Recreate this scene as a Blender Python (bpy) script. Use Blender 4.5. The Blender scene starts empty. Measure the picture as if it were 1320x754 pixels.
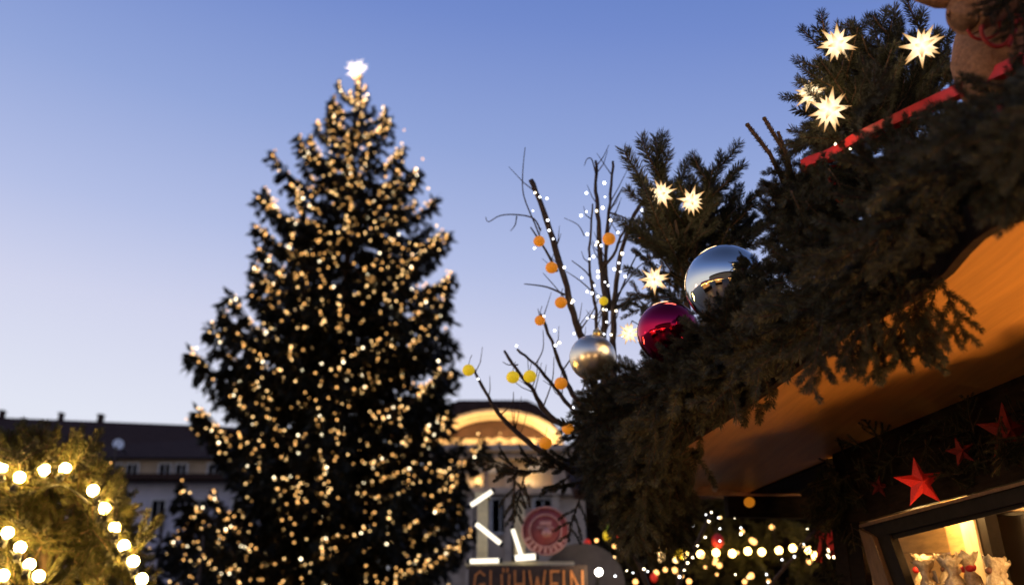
import bpy, math, random
from mathutils import Vector, Matrix, Euler, noise

R = random.Random(11)
rad = math.radians
S = bpy.context.scene
COL = S.collection

# ------------------------------------------------------------------ camera
CAM_H, PITCH, FPX = 1.65, rad(20), 35 / 36 * 1320
cam = bpy.data.cameras.new('camera')
cam.lens, cam.sensor_width, cam.clip_end, cam.clip_start = 35, 36, 2000, 0.05
cam.dof.use_dof = True
cam.dof.focus_distance = 3.0
cam.dof.aperture_fstop = 2.2
cam_ob = bpy.data.objects.new('camera', cam)
cam_ob.location = (0, 0, CAM_H)
cam_ob.rotation_euler = (rad(90) + PITCH, 0, 0)
COL.objects.link(cam_ob)
S.camera = cam_ob

# ------------------------------------------------------------------ dusk sky (sun just gone, off to the left)
SUN_EL, SUN_AZ = rad(1.0), rad(-78)       # azimuth from the view direction, negative = to the left
w = bpy.data.worlds.new('World')
S.world = w
w.use_nodes = True
nt = w.node_tree
nt.nodes.clear()
N = nt.nodes.new
L = nt.links.new
sky = N('ShaderNodeTexSky')
sky.sky_type = 'NISHITA'
sky.sun_disc = False
sky.sun_elevation, sky.sun_rotation = SUN_EL, SUN_AZ
sky.dust_density, sky.ozone_density = 0.3, 3.0
geo = N('ShaderNodeNewGeometry')
dotn = N('ShaderNodeVectorMath'); dotn.operation = 'DOT_PRODUCT'
K = 0.10                                    # dusk glow: paler towards the set sun, bluer away from it and up
dotn.inputs[1].default_value = (K * math.sin(SUN_AZ), K * math.cos(SUN_AZ), 1.0 * -1)
L(geo.outputs['Incoming'], dotn.inputs[0])  # Incoming points back to the viewer: = -(direction)
ramp = N('ShaderNodeValToRGB')
L(dotn.outputs['Value'], ramp.inputs[0])
def lin(c):
    c = c / 255
    return c / 12.92 if c <= .04045 else ((c + .055) / 1.055) ** 2.4
def rgb(r, g, b): return (lin(r), lin(g), lin(b), 1)
stops = [(0, (229, 226, 236)), (.15, (225, 228, 241)), (.26, (208, 211, 235)), (.345, (179, 190, 228)), (.45, (146, 165, 216)),
         (.56, (114, 138, 203)), (.62, (98, 126, 194)), (.8, (74, 94, 148)), (1, (54, 70, 112))]
cr = ramp.color_ramp
while len(cr.elements) < len(stops): cr.elements.new(.5)
for e, (p, c) in zip(cr.elements, stops):
    e.position = p
    e.color = rgb(*c)
mixn = N('ShaderNodeMix'); mixn.data_type = 'RGBA'; mixn.blend_type = 'ADD'
mixn.inputs[0].default_value = 0.02
L(ramp.outputs[0], mixn.inputs[6]); L(sky.outputs[0], mixn.inputs[7])
bg = N('ShaderNodeBackground')
bg.inputs['Strength'].default_value = 1.0
out = N('ShaderNodeOutputWorld')
L(mixn.outputs[2], bg.inputs[0]); L(bg.outputs[0], out.inputs[0])

sun = bpy.data.lights.new('sun', 'SUN')
sun.energy, sun.angle, sun.color = 0.03, rad(10), (1, .8, .62)
sun_ob = bpy.data.objects.new('sun', sun)
sd = Vector((math.sin(SUN_AZ) * math.cos(SUN_EL), math.cos(SUN_AZ) * math.cos(SUN_EL), math.sin(SUN_EL)))
sun_ob.rotation_euler = sd.to_track_quat('Z', 'Y').to_euler()
COL.objects.link(sun_ob)

S.view_settings.view_transform = 'Standard'
S.view_settings.look = 'None'
S.view_settings.exposure = 0
S.view_settings.gamma = 1
S.view_settings.use_curve_mapping = False
S.cycles.max_bounces = 5
S.cycles.diffuse_bounces = 3
S.cycles.sample_clamp_indirect = 2.5
S.cycles.use_denoising = True

# ------------------------------------------------------------------ where a sight line meets a depth, a height or a distance
CP, SP = math.cos(PITCH), math.sin(PITCH)
def ray(px, py):
    x, u = (px - 660) / FPX, (377 - py) / FPX
    return Vector((x, CP - u * SP, SP + u * CP))
EYE = Vector((0, 0, CAM_H))
def P(px, py, d): return EYE + ray(px, py) * d
def Py(px, py, y): r = ray(px, py); return EYE + r * (y / r.y)
def Pz(px, py, z): r = ray(px, py); return EYE + r * ((z - CAM_H) / r.z)
def proj(p):
    v = p - EYE
    d = v.y * CP + v.z * SP
    return 660 + FPX * v.x / d, 377 - FPX * (v.z * CP - v.y * SP) / d, d
def inside(poly, x, y):
    c = False
    for i in range(len(poly)):
        (x1, y1), (x2, y2) = poly[i - 1], poly[i]
        if (y1 > y) != (y2 > y) and x < (x2 - x1) * (y - y1) / (y2 - y1) + x1: c = not c
    return c

# ------------------------------------------------------------------ materials
def mat(name, col, rough=.6, metal=0, noise_scale=None, noise_amt=.3, bump=0, vary=0, spec=.5, stretch=None, emit=None, col2=None):
    m = bpy.data.materials.new(name)
    m.use_nodes = True
    t = m.node_tree
    b = t.nodes['Principled BSDF']
    b.inputs['Base Color'].default_value = (*col, 1)
    b.inputs['Roughness'].default_value = rough
    b.inputs['Metallic'].default_value = metal
    b.inputs['Specular IOR Level'].default_value = spec
    src = None
    if noise_scale:
        tc = t.nodes.new('ShaderNodeTexCoord')
        mp = t.nodes.new('ShaderNodeMapping')
        if stretch: mp.inputs['Scale'].default_value = stretch
        t.links.new(tc.outputs['Object'], mp.inputs[0])
        n = t.nodes.new('ShaderNodeTexNoise')
        n.inputs['Scale'].default_value = noise_scale
        n.inputs['Detail'].default_value = 6
        n.inputs['Roughness'].default_value = .65
        t.links.new(mp.outputs[0], n.inputs['Vector'])
        r = t.nodes.new('ShaderNodeValToRGB')
        c1 = tuple(max(0, c * (1 - noise_amt)) for c in col)
        c2 = col2 or tuple(min(1, c * (1 + noise_amt)) for c in col)
        r.color_ramp.elements[0].position, r.color_ramp.elements[0].color = .3, (*c1, 1)
        r.color_ramp.elements[1].position, r.color_ramp.elements[1].color = .7, (*c2, 1)
        t.links.new(n.outputs[0], r.inputs[0])
        src = r.outputs[0]
        if bump:
            bp = t.nodes.new('ShaderNodeBump')
            bp.inputs['Strength'].default_value = bump
            bp.inputs['Distance'].default_value = .02
            t.links.new(n.outputs[0], bp.inputs['Height'])
            t.links.new(bp.outputs[0], b.inputs['Normal'])
    if vary:
        oi = t.nodes.new('ShaderNodeObjectInfo')
        hs = t.nodes.new('ShaderNodeHueSaturation')
        mr = t.nodes.new('ShaderNodeMapRange')
        mr.inputs['To Min'].default_value, mr.inputs['To Max'].default_value = 1 - vary, 1 + vary
        t.links.new(oi.outputs['Random'], mr.inputs[0])
        t.links.new(mr.outputs[0], hs.inputs['Value'])
        if src: t.links.new(src, hs.inputs['Color'])
        else: hs.inputs['Color'].default_value = (*col, 1)
        src = hs.outputs[0]
    if src: t.links.new(src, b.inputs['Base Color'])
    if emit:
        b.inputs['Emission Color'].default_value = (*emit[0], 1)
        b.inputs['Emission Strength'].default_value = emit[1]
    return m
def glow(name, col, strength, sampled=False):
    m = bpy.data.materials.new(name)
    m.use_nodes = True
    t = m.node_tree
    t.nodes.clear()
    e = t.nodes.new('ShaderNodeEmission')
    e.inputs[0].default_value = (*col, 1)
    e.inputs[1].default_value = strength
    o = t.nodes.new('ShaderNodeOutputMaterial')
    t.links.new(e.outputs[0], o.inputs[0])
    m.cycles.emission_sampling = 'AUTO' if sampled else 'NONE'
    return m
def leafy(name, col, col2, scale, vary=.35, rough=.5):
    return mat(name, col, rough, noise_scale=scale, noise_amt=.45, vary=vary, col2=col2, spec=.12)

M = {}
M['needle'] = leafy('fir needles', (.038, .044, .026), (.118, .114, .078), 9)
M['needle_dark'] = leafy('dark fir needles', (.018, .022, .011), (.045, .045, .024), 9)  # darker needle copy, puts shade of curtain and header boughs into colour
M['needle_green'] = leafy('yellow-green fir needles', (.034, .04, .012), (.10, .095, .034), 9)
M['spruce'] = leafy('spruce foliage', (.010, .009, .004), (.026, .021, .009), 1.5)
M['bark'] = mat('bark', (.06, .035, .02), .85, noise_scale=40, noise_amt=.5, bump=.4)
M['twig'] = mat('bare twig bark', (.045, .026, .017), .8, noise_scale=60, noise_amt=.5, bump=.3)
M['shoot'] = mat('fir shoot bark', (.10, .05, .025), .8, noise_scale=50, noise_amt=.4)
M['soffit'] = mat('varnished board', (.58, .28, .07), .42, spec=.15, noise_scale=4, noise_amt=.17, bump=.03, stretch=(7, .5, 6))
M['darkwood'] = mat('dark stained wood', (.014, .009, .006), .85, noise_scale=14, noise_amt=.5, bump=.25, stretch=(1, .2, 4), vary=.25, spec=.1)
M['rimwood'] = mat('dark edge board', (.03, .016, .009), .8, spec=.15, noise_scale=16, noise_amt=.5, bump=.2)
M['frame'] = mat('dark window frame', (.014, .010, .008), .6, spec=.15, noise_scale=20, noise_amt=.4, bump=.1)
M['frame_brown'] = mat('worn brown frame wood', (.16, .085, .04), .6, noise_scale=18, noise_amt=.4, bump=.2, stretch=(3, 3, .5))
M['pine'] = mat('pale pine boards', (.55, .34, .14), .5, noise_scale=9, noise_amt=.25, bump=.08, stretch=(.4, 1, 5), vary=.12)
M['post'] = mat('pale planed post', (.6, .45, .27), .5, noise_scale=9, noise_amt=.2, stretch=(5, 5, .4))
M['slate'] = mat('dark roof tiles', (.045, .024, .018), .9, spec=.08, noise_scale=3, noise_amt=.3, bump=.2, vary=.1)
M['stone'] = mat('sandstone', (.44, .33, .235), .85, noise_scale=1.6, noise_amt=.25, bump=.15)
M['render'] = mat('ochre render', (.36, .25, .15), .85, noise_scale=.8, noise_amt=.15)
M['white_render'] = mat('pale render', (.42, .38, .40), .85, noise_scale=.8, noise_amt=.15)
M['white'] = mat('white enamel', (.8, .8, .8), .5, noise_scale=4, noise_amt=.05)
M['lit_window'] = mat('lamplit curtained window', (.4, .36, .3), .6, noise_scale=2, noise_amt=.3, emit=((1, .86, .7), .5))
M['window'] = mat('far window glass', (.03, .04, .06), .12, noise_scale=.6)
M['trim'] = mat('pale window frame', (.5, .46, .42), .7, noise_scale=2)
M['chrome'] = mat('silver bauble', (.78, .76, .66), .03, 1, noise_scale=3, noise_amt=.03)
M['redball'] = mat('red bauble', (.50, .012, .055), .05, 1, noise_scale=3, noise_amt=.06)
M['satin'] = mat('satin silver bauble', (.92, .79, .57), .32, 1, noise_scale=3, noise_amt=.04)
M['gold'] = mat('gilt cap', (.7, .5, .2), .3, 1, noise_scale=30)
M['redpaint'] = mat('red painted wood', (.66, .028, .02), .45, spec=.25, noise_scale=14, noise_amt=.25, bump=.06)
M['redcord'] = mat('red cord', (.30, .018, .014), .7, noise_scale=80)
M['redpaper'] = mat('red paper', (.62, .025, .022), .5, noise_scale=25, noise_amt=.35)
M['redpaper_shade'] = mat('red paper darkened for shade', (.16, .012, .010), .9, noise_scale=25, noise_amt=.35)  # darker copy of the red paper; the dim stars' shade is in its colour
M['redcloth'] = mat('red ribbon cloth', (.55, .02, .02), .6, noise_scale=30)
M['burlap'] = mat('brown burlap', (.30, .15, .08), .95, noise_scale=120, noise_amt=.35, bump=.5)
M['burlap_shade'] = mat('shaded sleeve inside', (.015, .008, .006), .95, noise_scale=60)  # near-black colour stands for the shade inside the open sleeve end
M['cobble'] = mat('dark granite paving', (.05, .045, .042), .5, noise_scale=2.5, noise_amt=.35, bump=.2)
M['cable'] = mat('black cable', (.012, .012, .012), .6, noise_scale=40)
M['sign'] = mat('sooty sign board', (.05, .03, .02), .7, noise_scale=8, noise_amt=.5, bump=.2)
M['grey'] = mat('grey weathered board', (.09, .076, .065), .75, noise_scale=7, noise_amt=.25)
M['letter'] = mat('orange painted letters', (.62, .24, .06), .6, noise_scale=20, noise_amt=.25)
M['plaque'] = mat('dusty red plaque', (.30, .06, .055), .6, noise_scale=8, noise_amt=.35)
M['plaque_pale'] = mat('pale pink lettering', (.55, .27, .22), .6, noise_scale=12)
M['cream'] = mat('cream painted wood', (.62, .54, .33), .6, noise_scale=6)
M['cello'] = mat('gingerbread in clear wrap', (.42, .22, .08), .2, noise_scale=26, noise_amt=.6, bump=.8, spec=.8, vary=.3, col2=(.85, .68, .45))
M['choc'] = mat('dark gingerbread', (.12, .045, .02), .5, noise_scale=22, noise_amt=.4, vary=.3)
M['wood_tag'] = mat('grey paper tag', (.25, .22, .2), .7, noise_scale=20)
M['menu'] = mat('black menu board', (.02, .014, .01), .4, noise_scale=4, noise_amt=.5)
M['fringe'] = mat('lit scalloped trim', (.45, .24, .13), .7, noise_scale=20, noise_amt=.3)
M['bulb'] = glow('warm bulb', (1, .60, .15), 190, True)
M['bulb_far'] = glow('far warm bulb', (1, .60, .16), 22, True)
M['tl_a'] = glow('amber fairy light', (1, .49, .14), 3.8)
M['tl_b'] = glow('warm fairy light', (1, .60, .23), 5.0)
M['tl_c'] = glow('bright fairy light', (1, .82, .52), 9)
M['fairy'] = glow('cool white fairy light', (.95, .96, 1), 7)
M['tube'] = glow('white light tube', (1, .90, .72), 2.0, True)
M['top'] = glow('tree top star light', (1, .80, .66), 3.5)
M['spot'] = glow('flood lamp', (1, .92, .78), 22)
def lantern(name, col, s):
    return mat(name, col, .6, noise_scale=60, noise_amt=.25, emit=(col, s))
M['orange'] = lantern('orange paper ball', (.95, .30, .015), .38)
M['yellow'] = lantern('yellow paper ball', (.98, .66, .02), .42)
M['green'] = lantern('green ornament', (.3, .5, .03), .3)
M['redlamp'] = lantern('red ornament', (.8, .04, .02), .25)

# paper star: bright near its lamp, warmer and dimmer to the tips (the lamp sits inside the star)
def star_mat(name, k):
    m = bpy.data.materials.new(name)
    m.use_nodes = True
    t = m.node_tree
    t.nodes.clear()
    tc = t.nodes.new('ShaderNodeTexCoord')
    ln = t.nodes.new('ShaderNodeVectorMath'); ln.operation = 'LENGTH'
    t.links.new(tc.outputs['Object'], ln.inputs[0])
    mr = t.nodes.new('ShaderNodeMapRange')
    mr.inputs['From Min'].default_value, mr.inputs['From Max'].default_value = .25, 1.0
    t.links.new(ln.outputs['Value'], mr.inputs[0])
    cr = t.nodes.new('ShaderNodeValToRGB')
    cr.color_ramp.elements[0].color = (1, .80, .48, 1)
    cr.color_ramp.elements[1].color = (.75, .36, .10, 1)
    t.links.new(mr.outputs[0], cr.inputs[0])
    ma = t.nodes.new('ShaderNodeMapRange')
    ma.inputs['From Min'].default_value, ma.inputs['From Max'].default_value = 0, 1
    ma.inputs['To Min'].default_value, ma.inputs['To Max'].default_value = 2.4 * k, .6 * k
    t.links.new(mr.outputs[0], ma.inputs[0])
    e = t.nodes.new('ShaderNodeEmission')
    t.links.new(cr.outputs[0], e.inputs[0]); t.links.new(ma.outputs[0], e.inputs[1])
    o = t.nodes.new('ShaderNodeOutputMaterial')
    t.links.new(e.outputs[0], o.inputs[0])
    return m
M['star'] = star_mat('lit paper star', 1)

# ------------------------------------------------------------------ mesh building
class MB:
    def __init__(s): s.v, s.f, s.m, s.sm = [], [], [], []
    def add(s, vs, fs, mi=0, smooth=False):
        o = len(s.v)
        s.v += [tuple(v) for v in vs]
        for f in fs:
            s.f.append(tuple(i + o for i in f)); s.m.append(mi); s.sm.append(smooth)
    def box(s, c, size, rot=None, mi=0):
        h = Vector(size) / 2
        c = Vector(c)
        vs = []
        for x in (-1, 1):
            for y in (-1, 1):
                for z in (-1, 1):
                    p = Vector((x * h.x, y * h.y, z * h.z))
                    vs.append(c + (rot @ p if rot else p))
        s.add(vs, [(0, 1, 3, 2), (4, 6, 7, 5), (0, 4, 5, 1), (2, 3, 7, 6), (0, 2, 6, 4), (1, 5, 7, 3)], mi)
    def bar(s, a, b, wd, ht, up=Vector((0, 0, 1)), mi=0):
        a, b = Vector(a), Vector(b)
        y = (b - a).normalized()
        x = y.cross(up)
        x = x.normalized() if x.length > 1e-4 else y.orthogonal().normalized()
        z = x.cross(y)
        s.box((a + b) / 2, (wd, (b - a).length, ht), Matrix((x, y, z)).transposed(), mi)
    def tube(s, pts, radii, n=6, mi=0, caps=True):
        pts = [Vector(p) for p in pts]
        if not hasattr(radii, '__len__'): radii = [radii] * len(pts)
        o = len(s.v)
        up = None
        for i, p in enumerate(pts):
            t = (pts[min(i + 1, len(pts) - 1)] - pts[max(i - 1, 0)])
            t = t.normalized() if t.length > 1e-9 else Vector((0, 0, 1))
            if up is None: up = t.orthogonal().normalized()
            x = (up - t * up.dot(t))
            x = x.normalized() if x.length > 1e-6 else t.orthogonal().normalized()
            up = x
            y = t.cross(x)
            for k in range(n):
                a = 2 * math.pi * k / n
                s.v.append(tuple(p + (x * math.cos(a) + y * math.sin(a)) * radii[i]))
        for i in range(len(pts) - 1):
            for k in range(n):
                a, b = o + i * n + k, o + i * n + (k + 1) % n
                s.f.append((a, b, b + n, a + n)); s.m.append(mi); s.sm.append(True)
        if caps:
            s.f.append(tuple(o + k for k in reversed(range(n)))); s.m.append(mi); s.sm.append(False)
            e = o + (len(pts) - 1) * n
            s.f.append(tuple(e + k for k in range(n))); s.m.append(mi); s.sm.append(False)
    def lathe(s, prof, n=24, mi=0, c=Vector((0, 0, 0)), rot=None):
        vs, fs = [], []
        for r, z in prof:
            for k in range(n):
                a = 2 * math.pi * k / n
                p = Vector((r * math.cos(a), r * math.sin(a), z))
                vs.append(c + (rot @ p if rot else p))
        for i in range(len(prof) - 1):
            for k in range(n):
                a, b = i * n + k, i * n + (k + 1) % n
                fs.append((a, b, b + n, a + n))
        s.add(vs, fs, mi, True)
    def ball(s, c, r, n=12, m=8, mi=0, sq=1):
        s.lathe([(max(1e-5, r * math.sin(math.pi * i / m)), -r * sq * math.cos(math.pi * i / m)) for i in range(m + 1)], n, mi, Vector(c))
    def mesh(s, name, mats):
        me = bpy.data.meshes.new(name)
        me.from_pydata(s.v, [], s.f)
        for m in (mats if isinstance(mats, (list, tuple)) else [mats]): me.materials.append(m)
        me.polygons.foreach_set('material_index', s.m)
        me.polygons.foreach_set('use_smooth', s.sm)
        me.update()
        return me

WM = {}                                        # world matrix of each object, kept while building
def link(name, data, parent=None, world=None):
    o = bpy.data.objects.new(name, data)
    COL.objects.link(o)
    world = world or (WM[parent] if parent else Matrix())
    if parent:
        o.parent = parent
        o.matrix_basis = WM[parent].inverted() @ world
    else:
        o.matrix_basis = world
    WM[o] = world.copy()
    return o
def tag(o, label, cat, group=None, kind=None):
    o['label'], o['category'] = label, cat
    if group: o['group'] = group
    if kind: o['kind'] = kind
    return o
def T(v): return Matrix.Translation(Vector(v))
def empty(name, loc): return link(name, None, None, T(loc))
def obj(name, mb, mats, parent=None):          # one mesh object; its origin goes to the middle of its shape
    n = len(mb.v)
    c = Vector((sum(v[0] for v in mb.v) / n, sum(v[1] for v in mb.v) / n, sum(v[2] for v in mb.v) / n))
    mb.v = [(v[0] - c.x, v[1] - c.y, v[2] - c.z) for v in mb.v]
    return link(name, mb.mesh(name, mats), parent, T(c))
def aim(pos, d, scale=1, spin=None, up=None):
    y = Vector(d).normalized()
    x = y.cross(up) if up else y.orthogonal()
    if x.length < 1e-4: x = y.orthogonal()
    x.normalize()
    m = Matrix((x, y, x.cross(y))).transposed()
    if spin is not None: m = m @ Matrix.Rotation(spin, 3, 'Y')
    return T(pos) @ (m * scale).to_4x4()
def rv(r=R): return Vector((r.gauss(0, 1), r.gauss(0, 1), r.gauss(0, 1))).normalized()

# ================================================================== GROUND AND FAR BUILDINGS
g = MB()
g.add([(-400, -400, 0), (400, -400, 0), (400, 400, 0), (-400, 400, 0)], [(0, 1, 2, 3)])
o = obj('ground', g, M['cobble']); o['kind'] = 'structure'

def window_part(root, c, wd, ht, mull=1, pane='window'):
    """a window of a far facade: glass set back, frame proud"""
    f = MB(); t = .09
    for sx in (-1, 1): f.box(c + Vector((sx * wd / 2, -.06, 0)), (t, .16, ht + t))
    for sz in (-1, 1): f.box(c + Vector((0, -.061, sz * ht / 2)), (wd - t, .16, t))
    for k in range(mull): f.box(c + Vector((wd * ((k + 1) / (mull + 1) - .5), -.03, 0)), (.05, .1, ht - t))
    fo = obj('window', f, M['trim'], root)
    p = MB(); p.box(c + Vector((0, .02, 0)), (wd, .04, ht)); obj('pane', p, M[pane], fo)

# long low building with the dark roof
Y0 = 62
b = empty('long_building', (Py(100, 600, Y0).x, Y0, 0))
tag(b, 'long low building with dark tiled roof and two chimneys, behind the lit spruce', 'building')
xl, xr = Py(-120, 600, Y0).x, Py(430, 600, Y0).x
ze = Py(200, 592, Y0).z; zl = Py(200, 617, Y0).z
m = MB(); m.box(((xl + xr) / 2, Y0 + 6, (zl + ze) / 2), (xr - xl, 12, ze - zl)); obj('upper_wall', m, M['render'], b)
m = MB(); m.box(((xl + xr) / 2, Y0 + 6, zl / 2), (xr - xl, 11.6, zl)); obj('lower_wall', m, M['white_render'], b)
m = MB(); m.box(((xl + xr) / 2, Y0 - .3, zl), (xr - xl, 1.4, .35)); obj('ledge', m, M['slate'], b)
ra, rb = Py(-120, 533, Y0 + 7), Py(430, 555, Y0 + 7)
m = MB()
m.add([(xl, Y0 - .6, ze), (xr, Y0 - .6, ze), (rb.x, Y0 + 7, rb.z), (ra.x, Y0 + 7, ra.z), (xl, Y0 + 14, ze), (xr, Y0 + 14, ze)],
      [(0, 1, 2, 3), (3, 2, 5, 4), (0, 3, 4), (1, 5, 2), (0, 4, 5, 1)])
rf = obj('roof', m, M['slate'], b)
for px, ww in ((79, .22), (130, .3), (3, .25)):
    t_ = Py(px, 533 + px * .04, Y0 + 7)
    m = MB(); m.box((t_.x, Y0 + 7, t_.z - .2), (ww, .5, .7)); m.box((t_.x, Y0 + 7, t_.z + .18), (ww + .1, .6, .08)); obj('chimney', m, M['slate'], rf)
for px in range(-60, 420, 21):
    if px % 63 == 3: continue
    window_part(b, Vector((Py(px, 605, Y0).x, Y0, (ze + zl) / 2 - .05)), .75, .75, 1)
for px in range(-55, 420, 52):
    window_part(b, Vector((Py(px, 640, Y0).x, Y0 + .2, zl - 2.1)), .9, 1.7, 1)
# round dish on its roof
dc = Py(152, 573, Y0 - 1.2)
t = empty('satellite_dish', dc); tag(t, 'small white satellite dish on the dark tiled roof', 'satellite dish')
rt = Vector((.5, -.8, .2)).to_track_quat('Z', 'Y').to_matrix()
m = MB(); m.lathe([(.001, 0), (.14, .015), (.26, .06), (.33, .11), (.32, .13), (.2, .06), (.001, .03)], 20, 0, dc, rt); obj('dish', m, M['white'], t)
m = MB(); m.tube([dc, dc + Vector((0, 1.6, -.3))], .05); m.tube([dc, dc + rt @ Vector((0, 0, .4))], .02); obj('mount', m, M['cable'], t)

# baroque building with the arched pediment
Y1 = 44
b = empty('baroque_building', (Py(640, 600, Y1).x, Y1, 0))
tag(b, 'sandstone building with a floodlit arched pediment under a dark domed roof', 'building')
cx = Py(640, 575, Y1).x
def q(px, py, dy=0): return Py(px, py, Y1 + dy)
zs = q(640, 578).z
wl, wr = q(545, 600).x, q(806, 600).x
m = MB(); m.box(((wl + wr) / 2, Y1 + 5, zs / 2), (wr - wl, 10, zs)); obj('wall', m, M['stone'], b)
m = MB()
m.box(((wl + wr) / 2, Y1 - .25, zs - .12), (wr - wl + .6, 1.3, .28)); m.box(((wl + wr) / 2, Y1 - .15, zs - .42), (wr - wl + .3, .9, .26))
m.box(((wl + wr) / 2, Y1 - .1, q(640, 634).z), (wr - wl + .3, .7, .3)); obj('cornice', m, M['stone'], b)
za, hw = q(640, 532).z, q(722, 575).x - cx
def arch(r, n=26): return [(cx + r * hw * math.cos(math.pi * k / n), zs + r * (za - zs) * math.sin(math.pi * k / n)) for k in range(n + 1)]
m = MB()
a0 = arch(.98)
m.add([(x, Y1 + .9, z) for x, z in a0] + [(x, Y1 + 1.4, z) for x, z in a0], [tuple(range(len(a0))), tuple(reversed(range(len(a0), 2 * len(a0))))])
obj('tympanum', m, M['stone'], b)
def sweep(r0, r1, y0, y1):
    a, c = arch(r0), arch(r1); n = len(a); mm = MB()
    mm.add([(x, y0, z) for x, z in a] + [(x, y0, z) for x, z in c] + [(x, y1, z) for x, z in a] + [(x, y1, z) for x, z in c],
           sum([[(i, i + 1, n + i + 1, n + i), (2 * n + i, 3 * n + i, 3 * n + i + 1, 2 * n + i + 1), (i, 2 * n + i, 2 * n + i + 1, i + 1), (n + i, n + i + 1, 3 * n + i + 1, 3 * n + i)] for i in range(n - 1)], []))
    return mm
obj('arch_moulding', sweep(.98, 1.06, Y1 - .35, Y1 + 1.3), M['stone'], b)
obj('arch_rib', sweep(.9, .96, Y1 + .2, Y1 + .89), M['stone'], b)
# relief on the tympanum: a cartouche with swags
m = MB()
for k in range(15):
    a = R.uniform(.2, math.pi - .2); rr = R.uniform(.1, .62)
    m.ball((cx + rr * hw * math.cos(a), Y1 + .85, zs + .15 + rr * (za - zs) * math.sin(a)), R.uniform(.1, .26), 8, 6)
obj('relief', m, M['stone'], b)
# dark mansard / dome roof
m = MB()
prof = [(q(728, 560), 1.0), (q(712, 535), .9), (q(694, 516), .72), (q(680, 508), .5)]
ring = []
for p_, k in prof:
    dx = p_.x - cx; z = p_.z
    ring.append([(cx - dx - .4, Y1 + .6 + (1 - k), z), (cx + dx, Y1 + .6 + (1 - k), z), (cx + dx, Y1 + 9 * k + 1, z), (cx - dx - .4, Y1 + 9 * k + 1, z)])
vs = sum(ring, []); fs = []
for i in range(len(ring) - 1):
    for k in range(4): fs.append((i * 4 + k, i * 4 + (k + 1) % 4, i * 4 + 4 + (k + 1) % 4, i * 4 + 4 + k))
e = (len(ring) - 1) * 4; fs.append((e, e + 1, e + 2, e + 3)); fs.append((3, 2, 1, 0))
for k, p_ in enumerate(vs): pass
m.add(vs, fs); obj('roof', m, M['slate'], b)
for px in (588, 612, 640, 690): window_part(b, Vector((q(px, 598).x, Y1, q(px, 598).z)), .62, .75, 1, 'lit_window')
for px in (590, 645, 700): window_part(b, Vector((q(px, 665).x, Y1, q(px, 665).z)), .8, 1.5, 1)
for k, px in enumerate((570, 606, 618, 655, 668, 716)):
    m = MB(); m.box((q(px, 660).x, Y1 - .14, q(px, 610).z / 2 + .3), (.3, .28, q(px, 610).z - .6)); obj('pilaster', m, M['stone'], b)
# its floodlights on the cornice
for k, (fx, en) in enumerate(((-.62, 26), (0.05, 30), (.68, 34), (-.3, 14), (.5, 14))):
    lc = Vector((cx + fx * hw, Y1 - .72, zs + .12)) if k < 3 else Vector((cx + fx * hw, Y1 - .3, q(640, 634).z + .24))
    t = empty('floodlight', lc)
    tag(t, ('small warm floodlight at the spruce end of the pediment cornice', 'small warm floodlight at the middle of the pediment cornice', 'small warm floodlight at the end of the pediment cornice near the bare twigs', 'floodlight on the lower cornice nearer the lit spruce', 'floodlight on the lower cornice under the dark fir tips')[k], 'floodlight', 'floodlights on the cornice')
    m = MB(); m.box(lc, (.22, .12, .14)); obj('housing', m, M['cable'], t)
    m = MB(); m.box(lc + Vector((0, .065, .03)), (.18, .008, .1)); obj('lens', m, M['spot'], t)
    ld = bpy.data.lights.new('floodlight_beam', 'POINT'); ld.energy = en * (8.5 if k < 3 else 1.8); ld.color = (1, .68, .26); ld.shadow_soft_size = .2
    link('floodlight_beam', ld, t, T(lc + Vector((0, .05 if k < 3 else -.12, .22))))

# ================================================================== THE BIG LIT SPRUCE
def curve_z(t): return -.42 * t + .52 * t ** 3.2
def branch_mesh(seed, nf, fs_):
    r = random.Random(seed); m = MB()
    m.tube([(0, t / 5, curve_z(t / 5)) for t in range(6)], [.016 - .0026 * t for t in range(6)], 5, 1)
    twigs = []
    for i in range(26):                                       # side twigs that hang from the limb
        t = .12 + .86 * i / 25
        sd_ = 1 if i % 2 else -1
        ln = (.215 * (1 - t) ** .7 + .055) * r.uniform(.6, 1.15)
        twigs.append((Vector((0, t, curve_z(t))), Vector((sd_ * r.uniform(.5, .9), r.uniform(.45, .8), r.uniform(-.75, -.1))).normalized() * ln))
    twigs.append((Vector((0, .86, curve_z(.86))), Vector((0, .14, curve_z(1.02) - curve_z(.86)))))
    for i in range(nf):
        if r.random() < .25:
            t = r.uniform(.1, 1); p = Vector((r.gauss(0, .015), t, curve_z(t) - r.random() * .02)); dd = Vector((r.gauss(0, .6), .7, r.gauss(-.2, .5)))
        else:
            a, d = r.choice(twigs); k = r.random() ** .8
            p = a + d * k + Vector((r.gauss(0, .012), r.gauss(0, .012), -k * k * .05)); dd = d.normalized() + Vector((r.gauss(0, .45), r.gauss(0, .45), r.gauss(-.55, .4)))
        dd = dd.normalized() * fs_ * r.uniform(.6, 1.3)
        s_ = dd.cross(rv(r)).normalized() * fs_ * r.uniform(.14, .26)
        m.add([p - s_ * .4, p + dd * .5 - s_, p + dd, p + dd * .5 + s_], [(0, 1, 2, 3)], 0)
    return m.mesh('branch', [M['spruce'], M['bark']])
BIG = [branch_mesh(100 + i, 720, .075) for i in range(7)]
SMALL = [branch_mesh(200 + i, 360, .13) for i in range(6)]

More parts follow.
